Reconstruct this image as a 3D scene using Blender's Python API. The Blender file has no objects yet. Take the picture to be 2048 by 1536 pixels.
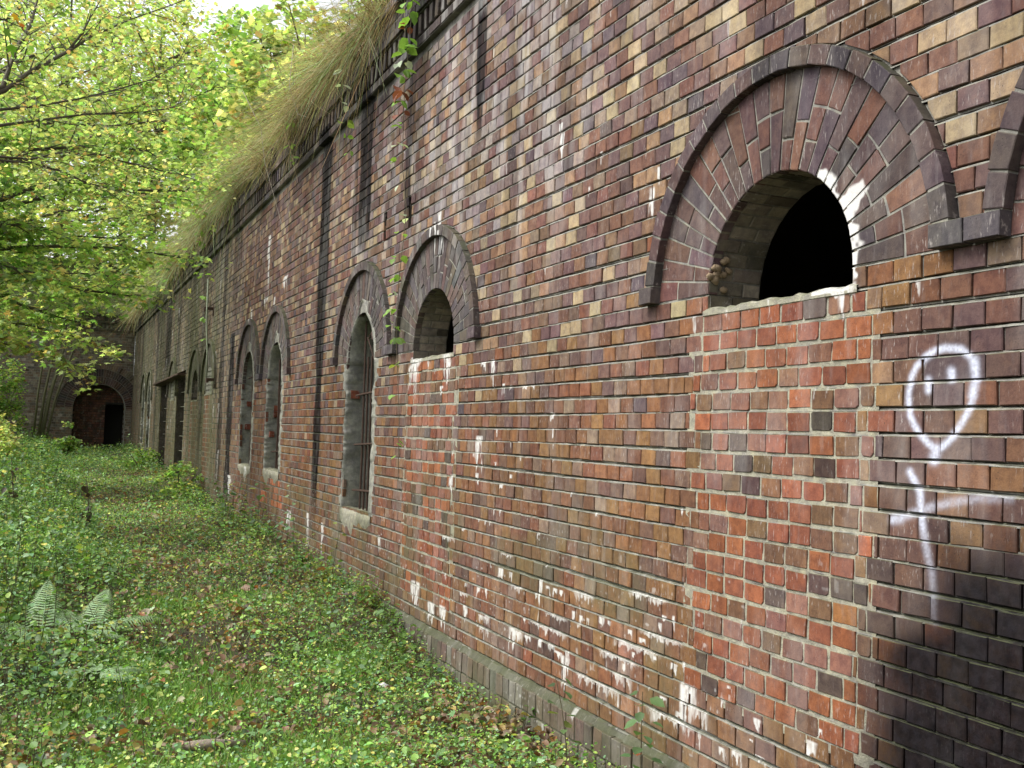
import bpy, math, random
import numpy as np
from mathutils import Vector, Matrix

R_ = random.Random(11)
G = np.random.default_rng(5)
SC = bpy.context.scene
COL = SC.collection
PI = math.pi
E = 1.70                      # eye height above the ground at the camera: wall heights below are given from the eye level

# ------------------------------------------------------------------ camera, sky, sun, exposure
cam_d = bpy.data.cameras.new('camera')
cam_d.sensor_width = 36.0
cam_d.lens = 36.0 * 2050 / 2048
cam_d.clip_start = 0.05
cam_d.clip_end = 600
cam = bpy.data.objects.new('camera', cam_d)
COL.objects.link(cam)
yaw, pit, rol = math.radians(24.29), math.radians(2.863), math.radians(1.831)
fw = Vector((math.sin(yaw) * math.cos(pit), math.cos(yaw) * math.cos(pit), math.sin(pit)))
ri = Vector((math.cos(yaw), -math.sin(yaw), 0))
up = ri.cross(fw)
r2, u2 = ri * math.cos(rol) + up * math.sin(rol), -ri * math.sin(rol) + up * math.cos(rol)
M = Matrix((r2, u2, -fw)).transposed().to_4x4()
M.translation = Vector((-2.655, 0, E))
cam.matrix_world = M
SC.camera = cam
CAMP = np.array((-2.655, 0, E))
FW, RI, UP = np.array(fw), np.array(r2), np.array(u2)


def proj(p):
    v = np.asarray(p) - CAMP
    c = v @ FW
    return 512 + 1025 * (v @ RI) / c, 384 - 1025 * (v @ UP) / c, c


world = bpy.data.worlds.new('World')
SC.world = world
world.use_nodes = True
wn = world.node_tree
sky = wn.nodes.new('ShaderNodeTexSky')
sky.sky_type = 'NISHITA'
sky.sun_disc = False
sky.sun_elevation = math.radians(52)
sky.sun_rotation = math.radians(-72)
sky.air_density = 1.0
sky.dust_density = 3.0
hsv = wn.nodes.new('ShaderNodeHueSaturation')
hsv.inputs['Saturation'].default_value = 0.14
bg = wn.nodes['Background']
bg.inputs['Strength'].default_value = 0.15
wn.links.new(sky.outputs[0], hsv.inputs['Color'])
wn.links.new(hsv.outputs[0], bg.inputs['Color'])

sun_d = bpy.data.lights.new('sun', 'SUN')
sun_d.energy = 1.5
sun_d.angle = math.radians(35)
sun_d.color = (1.0, 0.97, 0.92)
sun = bpy.data.objects.new('sun', sun_d)
COL.objects.link(sun)
sdir = Vector((-math.cos(math.radians(52)) * 0.95, math.cos(math.radians(52)) * 0.31, math.sin(math.radians(52))))
sun.rotation_euler = sdir.to_track_quat('Z', 'Y').to_euler()

vs = SC.view_settings
vs.view_transform = 'Standard'
vs.look = 'None'
vs.gamma = 1.0
vs.exposure = 1.08
vs.use_curve_mapping = False

# ------------------------------------------------------------------ helpers


class MB:
    """collects faces and links them as one mesh object"""

    def __init__(s):
        s.v, s.f, s.c = [], [], []

    def add(s, vs_, fs, col=(1, 1, 1)):
        b = len(s.v)
        s.v += [tuple(p) for p in vs_]
        s.f += [[i + b for i in f] for f in fs]
        s.c += [col] * len(vs_)

    def tube(s, pts, rad, n=6, col=(1, 1, 1), cap=True):
        pts = [np.array(p, float) for p in pts]
        V = []
        for i, p in enumerate(pts):
            d = pts[min(i + 1, len(pts) - 1)] - pts[max(i - 1, 0)]
            d /= np.linalg.norm(d) + 1e-9
            a = np.cross(d, (0.13, 0.31, 0.94) if abs(d[2]) < .9 else (1, .2, 0))
            a /= np.linalg.norm(a)
            b = np.cross(d, a)
            r = rad[i] if hasattr(rad, '__len__') else rad
            for k in range(n):
                t = 2 * PI * k / n
                V.append(p + r * (a * math.cos(t) + b * math.sin(t)))
        F = []
        for i in range(len(pts) - 1):
            for k in range(n):
                k2 = (k + 1) % n
                F.append((i * n + k, i * n + k2, (i + 1) * n + k2, (i + 1) * n + k))
        if cap:
            F.append(tuple(range(n))[::-1])
            F.append(tuple((len(pts) - 1) * n + k for k in range(n)))
        s.add(V, F, col)

    def box(s, a, b, col=(1, 1, 1), j=0.0):
        V = [(x + R_.uniform(-j, j), y + R_.uniform(-j, j), z + R_.uniform(-j, j)) for x in (a[0], b[0]) for y in (a[1], b[1]) for z in (a[2], b[2])]
        s.add(V, [(0, 1, 3, 2), (4, 6, 7, 5), (0, 4, 5, 1), (2, 3, 7, 6), (0, 2, 6, 4), (1, 5, 7, 3)], col)

    def mesh(s, name):
        me = bpy.data.meshes.new(name)
        me.from_pydata(s.v, [], s.f)
        at = me.attributes.new('tint', 'FLOAT_COLOR', 'POINT')
        at.data.foreach_set('color', np.array([(*c, 1) for c in s.c], np.float32).ravel())
        return me

    def build(s, name, mat, parent=None, smooth=False):
        return link(name, s.mesh(name), mat, parent, smooth)


def link(name, me, mat, parent=None, smooth=False, loc=None):
    if mat is not None and not me.materials:
        me.materials.append(mat)
    if smooth:
        me.polygons.foreach_set('use_smooth', [True] * len(me.polygons))
    o = bpy.data.objects.new(name, me)
    COL.objects.link(o)
    if parent is not None:
        o.parent = parent
    if loc is not None:
        o.location = loc
    return o


def empty(name, loc=(0, 0, 0)):
    o = bpy.data.objects.new(name, None)
    o.empty_display_size = 0.2
    COL.objects.link(o)
    o.location = loc
    return o


def tag(o, label=None, cat=None, group=None, kind=None):
    for k, v in (('label', label), ('category', cat), ('group', group), ('kind', kind)):
        if v:
            o[k] = v
    return o


def np_mesh(name, V, k, C=None, F=None):
    """V (n,m,3) copies of a template with faces F (list of index tuples of equal length k)"""
    n, m = V.shape[:2]
    F = np.asarray(F)
    fa = (F[None] + (np.arange(n) * m)[:, None, None]).reshape(-1, F.shape[1])
    me = bpy.data.meshes.new(name)
    me.vertices.add(n * m)
    me.vertices.foreach_set('co', V.astype(np.float32).ravel())
    me.loops.add(fa.size)
    me.loops.foreach_set('vertex_index', fa.astype(np.int32).ravel())
    me.polygons.add(len(fa))
    me.polygons.foreach_set('loop_start', np.arange(0, fa.size, F.shape[1], dtype=np.int32))
    if C is not None:
        at = me.attributes.new('tint', 'FLOAT_COLOR', 'POINT')
        c4 = np.ones((n, m, 4), np.float32)
        c4[:, :, :3] = C[:, None, :]
        at.data.foreach_set('color', c4.ravel())
    me.update(calc_edges=True)
    return me


def unit(v):
    return v / (np.linalg.norm(v, axis=-1, keepdims=True) + 1e-9)


# leaf templates: x across, y along, z up
L_DIAM = np.array([(0, 0, 0), (.42, .5, .1), (0, 1, -.05), (-.42, .5, .1)]), [(0, 1, 2), (0, 2, 3)]
L_OVAL = np.array([(0, 0, 0), (.34, .28, .06), (.30, .68, .04), (0, 1, -.12), (-.30, .68, .04), (-.34, .28, .06)]), [(0, 1, 2), (0, 2, 3), (0, 3, 4), (0, 4, 5)]


def _maple():
    pts = [(0, .0)]
    for a, r in ((-75, .45), (-48, .34), (-38, .72), (-18, .42), (0, 1.0), (18, .42), (38, .72), (48, .34), (75, .45)):
        t = math.radians(a)
        pts.append((math.sin(t) * r, .12 + math.cos(t) * r * .9))
    v = [(0, .25, .0)] + [(x, y, -.12 * abs(x) - .15 * max(0, y - .5)) for x, y in pts]
    n = len(pts)
    return np.array(v), [(0, 1 + i, 1 + (i + 1) % n) for i in range(n)]


L_MAPLE = _maple()


def leaves_np(name, P, size, C, tmpl=L_DIAM, tilt=.5, dirs=None, fold=1.0, width=1.0):
    """a scatter of leaves: positions P (n,3), size (n,), colours (n,3)"""
    n = len(P)
    T, F = tmpl
    nor = unit(np.stack([G.normal(0, tilt, n), G.normal(0, tilt, n), np.ones(n)], 1))
    if dirs is None:
        a = G.uniform(0, 2 * PI, n)
        dirs = np.stack([np.cos(a), np.sin(a), G.normal(-.15, .25, n)], 1)
    d = dirs - (dirs * nor).sum(1, keepdims=True) * nor
    d = unit(d)
    x = np.cross(d, nor)
    s = np.asarray(size).reshape(n, 1, 1)
    Tt = T * np.array((width, 1, fold))
    V = P[:, None, :] + s * (Tt[None, :, 0:1] * x[:, None] + Tt[None, :, 1:2] * d[:, None] + Tt[None, :, 2:3] * nor[:, None])
    return np_mesh(name, V, 3, C, F)


def pick(pal, n, jit=.18):
    """n colours from [(weight, rgb)], with brightness and hue jitter"""
    w = np.array([p[0] for p in pal], float)
    i = G.choice(len(pal), n, p=w / w.sum())
    c = np.array([p[1] for p in pal])[i]
    return np.clip(c * (1 + G.normal(0, jit, (n, 1))) * (1 + G.normal(0, jit * .3, (n, 3))), .004, .9)


# ------------------------------------------------------------------ stain map of the wall (lime runs, soot, moss, sprayed figure)
MW, MH = 2560, 1536
S0, S1, Z0, Z1 = 1.5, 40.0, -1.8, 3.35
LS = math.log(S1 / S0)
sa = S0 * np.exp((np.arange(MW) + .5) / MW * LS)
za = Z0 + (np.arange(MH) + .5) / MH * (Z1 - Z0)
lime = np.zeros((MH, MW), np.float32)
soot = np.zeros((MH, MW), np.float32)
moss = np.zeros((MH, MW), np.float32)
spray = np.zeros((MH, MW), np.float32)
soot_uv = None


def vnoise(s, z, seed):
    """smooth value noise on a grid of s (w) and z (h)"""
    g = np.random.default_rng(seed)
    T = g.random((256, 256), dtype=np.float32)

    def ax(a):
        i = np.floor(a).astype(int)
        f = a - i
        f = f * f * (3 - 2 * f)
        return i, f.astype(np.float32)
    i, fi = ax(np.asarray(s))
    j, fj = ax(np.asarray(z))
    A = T[np.ix_(j % 256, i % 256)]
    B = T[np.ix_(j % 256, (i + 1) % 256)]
    Cc = T[np.ix_((j + 1) % 256, i % 256)]
    D = T[np.ix_((j + 1) % 256, (i + 1) % 256)]
    fi = fi[None]
    fj = fj[:, None]
    return (A * (1 - fi) + B * fi) * (1 - fj) + (Cc * (1 - fi) + D * fi) * fj


def sm(a, b, x):
    t = np.clip((x - a) / (b - a), 0, 1)
    return t * t * (3 - 2 * t)


def win_(s0, s1, z0, z1):
    i0, i1 = np.searchsorted(sa, [s0, s1])
    j0, j1 = np.searchsorted(za, [z0, z1])
    return slice(max(j0, 0), max(j1, 0)), slice(max(i0, 0), max(i1, 0))


def put(A, w, val):
    if val.size:
        A[w] = np.maximum(A[w], val)


def run(s, z, L, w, a=1.0, sd=None):
    """a white lime run that starts in the bed joint at z and hangs down"""
    sd = R_.randrange(9999) if sd is None else sd
    W = win_(s - w * 1.1 - .03, s + w * 1.1 + .03, z - L - .05, z + .03)
    ss, zz = sa[W[1]], za[W[0]]
    if not len(ss) or not len(zz):
        return
    t = np.clip((z - zz) / max(L, .01), -.2, 1.3)[:, None]
    off = (vnoise(ss * 0, zz * 14, sd) - .5) * w * .35
    x = np.abs(ss[None] - s - off) / (w * .5)
    fing = vnoise(ss * max(75, 3.2 / w), zz * 1.5, sd + 1)
    ln = .06 + 1.15 * fing ** 1.7               # thin fingers of different length under a solid top edge
    m = sm(1.05, .55, x * (.94 + .12 * np.clip(t, 0, 2))) * sm(1.06, .8, t / ln) * sm(-.14, -.04, t)
    m *= .35 + .85 * vnoise(ss * 110, zz * 34, sd + 2)
    put(lime, W, np.clip(m * a * 1.1, 0, .95).astype(np.float32))


RUNS = [(7.6, -1.17, 0.2, 0.223), (7.2, -1.27, 0.18, 0.163), (6.96, -1.26, 0.2, 0.153), (5.97, -0.85, 0.09, 0.089), (5.81, -0.85, 0.06, 0.057), (5.39, -0.86, 0.29, 0.05), (5.29, -0.86, 0.06, 0.061), (5.21, -0.86, 0.06, 0.06), (5.12, -0.86, 0.07, 0.047), (6.33, -1.02, 0.07, 0.066), (6.2, -1.01, 0.1, 0.038), (6.54, -1.02, 0.05, 0.042), (6.54, -1.18, 0.1, 0.086), (6.25, -1.19, 0.05, 0.192), (5.74, -1.19, 0.12, 0.222), (5.55, -1.19, 0.07, 0.105), (5.37, -1.18, 0.07, 0.05), (5.15, -1.2, 0.06, 0.115), (5.05, -1.22, 0.17, 0.113), (4.98, -0.95, 0.06, 0.044), (4.89, -0.96, 0.07, 0.042), (4.81, -0.96, 0.07, 0.031), (4.67, -0.93, 0.09, 0.06), (4.59, -0.93, 0.03, 0.038), (4.38, -0.94, 0.05, 0.044), (4.27, -0.96, 0.05, 0.069), (4.15, -1.02, 0.04, 0.033), (4.34, -1.04, 0.04, 0.035), (3.99, -1.02, 0.05, 0.061), (4.44, -1.12, 0.08, 0.036), (3.89, -1.11, 0.29, 0.135), (4.08, -1.19, 0.05, 0.063), (4.08, -0.82, 0.07, 0.048), (6.4, -0.27, 0.09, 0.067), (6.0, -0.32, 0.07, 0.06), (6.9, -0.33, 0.15, 0.054), (8.56, -0.92, 0.22, 0.077), (6.2, 0.47, 0.23, 0.065), (6.02, 0.32, 0.1, 0.047), (5.9, 0.31, 0.06, 0.046), (5.69, 0.3, 0.04, 0.07), (5.58, 0.3, 0.03, 0.054), (5.31, 0.13, 0.09, 0.063), (5.29, 0.04, 0.08, 0.017), (6.39, -0.04, 0.33, 0.137), (6.35, 0.48, 0.07, 0.102), (6.1, 0.03, 0.04, 0.022), (6.49, -0.14, 0.08, 0.035), (6.1, -0.18, 0.04, 0.031), (5.85, -0.25, 0.05, 0.044), (7.78, 0.57, 0.36, 0.275), (7.05, 0.56, 0.31, 0.154), (7.46, 0.54, 0.14, 0.039), (6.88, -0.31, 0.16, 0.034), (7.14, 0.34, 0.09, 0.079), (5.28, 1.75, 0.21, 0.05), (4.8, 1.54, 0.06, 0.032), (4.93, 1.37, 0.11, 0.022), (5.31, 1.83, 0.07, 0.052), (4.0, -0.81, 0.09, 0.02), (3.91, -1.0, 0.09, 0.02), (3.62, -1.09, 0.04, 0.021), (3.57, -1.02, 0.03, 0.027), (3.39, -1.11, 0.06, 0.056), (3.89, -1.12, 0.17, 0.083), (3.94, -1.23, 0.09, 0.093), (3.51, -1.28, 0.08, 0.078), (3.62, -1.29, 0.06, 0.047), (3.42, -1.2, 0.04, 0.025), (3.37, -1.25, 0.04, 0.073), (4.11, -0.86, 0.07, 0.033), (3.06, -1.11, 0.07, 0.064), (3.02, -1.05, 0.05, 0.031),
        (2.92, .585, .16, .10), (2.98, .585, .07, .05), (14.13, 2.6, .85, .2), (14.25, 1.78, .14, .45), (12.2, -1.0, .35, .25), (11.2, -.95, .35, .12), (10.55, -1.0, .3, .12), (15.2, -.6, .25, .2), (7.33, 1.66, .55, .09), (7.25, 1.5, .4, .05), (7.42, 1.6, .3, .04), (13.6, 1.7, .3, .1), (15.25, 1.7, .4, .12), (12.95, 1.9, .2, .3), (16.6, -.8, .5, .3), (4.28, 1.22, .2, .05), (4.22, 1.32, .1, .03)]
for q in RUNS:
    run(*q)
for k in range(16):
    run(R_.uniform(4.0, 6.9), .1256 - .087 * R_.randrange(10, 17), R_.uniform(.03, .07), R_.uniform(.15, .5), .7)
for k in range(26):
    run(R_.uniform(3.9, 7.0), .1256 - .087 * R_.randrange(3, 17), R_.uniform(.02, .06), R_.uniform(.012, .05), .8)
for k in range(45):
    run(S0 + 1 + 12 * R_.random() ** 1.5, .1256 + .087 * R_.randrange(-4, 30), R_.uniform(.03, .12), R_.uniform(.008, .03), .55)
for k in range(40):
    run(R_.uniform(17, 37), R_.uniform(-.8, 2.9), R_.uniform(.2, .9), R_.uniform(.05, .2), .35)
for k in range(12):
    run(R_.uniform(2.85, 6.6), .1256 - .087 * R_.randrange(14, 20), R_.uniform(.04, .12), R_.uniform(.03, .12), .7)
# lime crust along the right jamb of the big window
W = win_(2.5, 3.1, .5, 1.25)
ss, zz = sa[W[1]][None], za[W[0]][:, None]
rr = np.hypot(ss - 3.338, np.maximum(zz - .655, 0))
an = np.degrees(np.arctan2(zz - .655, 3.338 - ss))
wid = .012 + .05 * vnoise(sa[W[1]] * 20, za[W[0]] * 16, 5) + .10 * np.exp(-((an - 30) / 5) ** 2) + .035 * np.exp(-((an - 50) / 4) ** 2) - .02 * np.exp(-((an - 41) / 4) ** 2)
nz = vnoise(sa[W[1]] * 45, za[W[0]] * 45, 7)
put(lime, W, (sm(wid + .01, wid - .02, rr - .451 + (nz - .5) * .05) * (an < 57) * (zz > .57)).astype(np.float32))
# thin white mottling and vertical veils, more on the upper wall
n1 = vnoise(sa * 7, za * 2.2, 21) * (.5 + .5 * vnoise(sa * 30, za * 1.2, 22)) * (.6 + .5 * vnoise(sa * 14, za * 9, 23))
up_ = sm(.6, 2.2, za)[:, None]
near = sm(11, 6, sa)[None] * sm(4.6, 5.6, sa)[None]
lime = np.maximum(lime, np.clip((n1 - .32) * 1.0, 0, .24) * (.3 + .8 * up_ * near))
n2 = vnoise(sa * 60, za * 34, 31)
lime = np.maximum(lime, sm(.84, .95, n2) * .38 * sm(-.1, -.9, za)[:, None] * (vnoise(sa * 3, za * 4, 33) > .42) * sm(2.6, 3.1, sa)[None])
# soot and seepage
for s, w0, w1, zt, zb, a in ((11.0, .44, .26, 3.3, -1.35, .92), (9.45, .62, .3, 3.3, 1.55, .88), (9.75, .2, .12, 3.3, 1.2, .5), (6.56, .24, .1, 3.2, 1.95, .75), (8.12, .24, .12, 3.1, 1.6, .6),
                              (16.9, .5, .5, 1.5, -1.5, .75), (17.9, .4, .5, 3.2, -1.5, .55), (12.6, .25, .1, 3.1, 2.3, .4), (5.2, .3, .1, 3.2, 2.5, .3), (20.4, .5, .3, 3.2, -1, .35), (24.6, .6, .5, 3.2, 1.0, .5), (29.5, .8, .6, 3.2, -1.2, .45), (34.5, .5, .5, 3.2, -1.2, .4), (26.8, 1.6, 1.2, 3.2, 1.1, .6)):
    W = win_(s - w0 * 1.3, s + w0 * 1.3, zb - .3, zt)
    ss, zz = sa[W[1]], za[W[0]]
    t = np.clip((zt - zz) / (zt - zb), 0, 1)[:, None]
    wd = (w0 + (w1 - w0) * t) * .5 * (.8 + .5 * vnoise(ss * 0, zz * 2.3, int(s * 10)))
    m = sm(1.12, .72, np.abs(ss[None] - s - .06 * (vnoise(ss * 0, zz * .9, int(s * 7)) - .5)) / wd) * sm(1.0, .78, t) * (.62 + .5 * vnoise(ss * 26, zz * 1.1, int(s * 13)))
    put(soot, W, np.clip(m * a * 1.45, 0, .98).astype(np.float32))
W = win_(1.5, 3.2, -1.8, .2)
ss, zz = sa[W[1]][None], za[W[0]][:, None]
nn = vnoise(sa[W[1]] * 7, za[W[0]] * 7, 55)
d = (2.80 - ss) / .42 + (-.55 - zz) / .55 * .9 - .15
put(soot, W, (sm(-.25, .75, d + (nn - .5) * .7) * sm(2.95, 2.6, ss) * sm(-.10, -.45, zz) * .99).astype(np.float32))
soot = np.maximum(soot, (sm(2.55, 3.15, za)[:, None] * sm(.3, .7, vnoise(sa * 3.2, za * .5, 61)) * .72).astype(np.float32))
soot = np.maximum(soot, (sm(.5, .8, vnoise(sa * 5, za * .35, 62)) * .28 * sm(.2, 1.6, za)[:, None]).astype(np.float32))
# moss and algae: the far, shaded stretch, the base, the cornice
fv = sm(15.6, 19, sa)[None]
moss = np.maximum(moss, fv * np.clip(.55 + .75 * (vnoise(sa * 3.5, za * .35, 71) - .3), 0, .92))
moss = np.maximum(moss, sm(-1.3, -1.7, za)[:, None] * (.35 + .6 * vnoise(sa * 5, za * 6, 75)) * sm(2.4, 3.2, sa)[None])
moss = np.maximum(moss, sm(-1.0, -1.5, za)[:, None] * sm(5.5, 9.5, sa)[None] * (.35 + .6 * vnoise(sa * 4, za * 5, 72)))
moss = np.maximum(moss, sm(.62, .8, vnoise(sa * 2.2, za * 2.6, 73)) * .5 * sm(.0, -1.0, za)[:, None] * sm(3.0, 4.5, sa)[None])
for s, w, zt, zb, a in ((10.0, .35, -.5, -1.45, .7), (13.2, .9, -.5, -1.4, .4), (15.2, .6, -.4, -1.3, .4), (9.0, .8, -.95, -1.5, .5), (19.0, .5, 3.1, -1.3, .9), (18.4, .35, .8, -1.4, .95), (22.2, .5, 2.8, -1.1, .7), (3.4, .35, .5, .2, .35), (11.6, .7, -.9, -1.5, .6)):
    W = win_(s - w, s + w, zb, zt)
    ss, zz = sa[W[1]], za[W[0]]
    m = sm(1, .3, np.abs(ss[None] - s) / w) * sm(zb, zb + .2, zz)[:, None] * sm(zt, zt - .25, zz)[:, None] * (.4 + .8 * vnoise(ss * 8, zz * 4, int(s * 3)))
    put(moss, W, np.clip(m * a, 0, 1).astype(np.float32))


def stroke(pts, w, a=1.0, a2=None):
    pts = np.array(pts)
    W = win_(pts[:, 0].min() - .12, pts[:, 0].max() + .12, pts[:, 1].min() - .12, pts[:, 1].max() + .12)
    ss, zz = sa[W[1]][None], za[W[0]][:, None]
    out = np.zeros((zz.shape[0], ss.shape[1]), np.float32)
    n = len(pts) - 1
    for i in range(n):
        p, q = pts[i], pts[i + 1]
        dx, dz = q - p
        t = np.clip(((ss - p[0]) * dx + (zz - p[1]) * dz) / (dx * dx + dz * dz + 1e-9), 0, 1)
        dist = np.hypot(ss - p[0] - t * dx, zz - p[1] - t * dz)
        al = a if a2 is None else a + (a2 - a) * (i + t) / n
        out = np.maximum(out, np.exp(-(dist / w) ** 2.4) * al)
    out *= .62 + .55 * vnoise(sa[W[1]] * 150, za[W[0]] * 150, 91)
    put(spray, W, np.clip(out, 0, 1))


stroke([(2.454, .329), (2.50, .322), (2.538, .303), (2.575, .276), (2.598, .24), (2.611, .182), (2.604, .113), (2.585, .08), (2.559, .046), (2.528, .02), (2.497, -.001), (2.472, .004), (2.45, .019), (2.42, .045), (2.393, .075), (2.368, .112), (2.349, .149), (2.336, .19), (2.333, .225), (2.338, .26), (2.355, .294), (2.392, .321), (2.454, .329)], 0.0132, .95)
stroke([(2.340, .28), (2.334, .22), (2.345, .17)], 0.0176, .95)
stroke([(2.527, .225), (2.524, .196)], 0.0152, 1)
stroke([(2.432, .250), (2.43, .232)], 0.0168, 1)
stroke([(2.492, -.005), (2.500, -.034)], 0.0208, .95)
stroke([(2.601, -.081), (2.578, -.112), (2.556, -.146), (2.549, -.212), (2.54, -.26)], 0.0148, .95)
stroke([(2.54, -.26), (2.529, -.315), (2.51, -.378), (2.5, -.45), (2.49, -.56)], 0.0160, .7, .08)
stroke([(2.676, -.247), (2.64, -.238)], 0.0176, .75)
stroke([(2.64, -.238), (2.543, -.202), (2.424, -.17), (2.32, -.15), (2.203, -.143)], 0.0152, .62, .25)

lime *= 1 - .9 * soot * sm(3.1, 2.8, sa)[None]
stain_img = bpy.data.images.new('wall_stains', MW, MH, alpha=True)
stain_img.colorspace_settings.name = 'Non-Color'
stain_img.alpha_mode = 'CHANNEL_PACKED'
stain_img.pixels.foreach_set(np.stack([lime, soot, moss, spray], -1).astype(np.float32).ravel())
stain_img.pack()

# ------------------------------------------------------------------ materials


class NT:
    def __init__(s, name):
        s.m = bpy.data.materials.new(name)
        s.m.use_nodes = True
        s.t = s.m.node_tree
        s.b = s.t.nodes['Principled BSDF']
        s.out = s.t.nodes['Material Output']

    def n(s, typ, **kw):
        nd = s.t.nodes.new('ShaderNode' + typ)
        for k, v in kw.items():
            setattr(nd, k, v)
        return nd

    def l(s, a, b):
        s.t.links.new(a, b)

    def set(s, sock, v):
        if isinstance(v, (int, float)):
            sock.default_value = v
        elif isinstance(v, tuple):
            sock.default_value = (*v, 1) if len(v) == 3 and sock.type == 'RGBA' else v
        else:
            s.l(v, sock)

    def math(s, op, a, b=None, c=None, clamp=False):
        nd = s.n('Math', operation=op, use_clamp=clamp)
        for i, v in enumerate((a, b, c)):
            if v is not None:
                s.set(nd.inputs[i], v)
        return nd.outputs[0]

    def mix(s, f, a, b, mode='MIX'):
        nd = s.n('Mix', data_type='RGBA', blend_type=mode)
        s.set(nd.inputs[0], f)
        s.set(nd.inputs[6], a)
        s.set(nd.inputs[7], b)
        return nd.outputs[2]

    def noise(s, scale, detail=4, rough=.55, vec=None, w=None):
        nd = s.n('TexNoise')
        nd.inputs['Scale'].default_value = scale
        nd.inputs['Detail'].default_value = detail
        nd.inputs['Roughness'].default_value = rough
        if vec is not None:
            s.l(vec, nd.inputs['Vector'])
        return nd.outputs['Fac']

    def ramp(s, v, a, b, lo=0.0, hi=1.0):
        nd = s.n('MapRange')
        nd.inputs[1].default_value = a
        nd.inputs[2].default_value = b
        nd.inputs[3].default_value = lo
        nd.inputs[4].default_value = hi
        nd.interpolation_type = 'SMOOTHSTEP'
        s.l(v, nd.inputs[0])
        return nd.outputs[0]

    def bump(s, h, strength=.3, dist=.005):
        nd = s.n('Bump')
        nd.inputs['Strength'].default_value = strength
        nd.inputs['Distance'].default_value = dist
        s.l(h, nd.inputs['Height'])
        s.l(nd.outputs[0], s.b.inputs['Normal'])

    def pos(s, scale=None):
        p = s.n('NewGeometry').outputs['Position']
        if scale is None:
            return p
        nd = s.n('VectorMath', operation='MULTIPLY')
        s.l(p, nd.inputs[0])
        nd.inputs[1].default_value = scale
        return nd.outputs[0]


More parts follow.
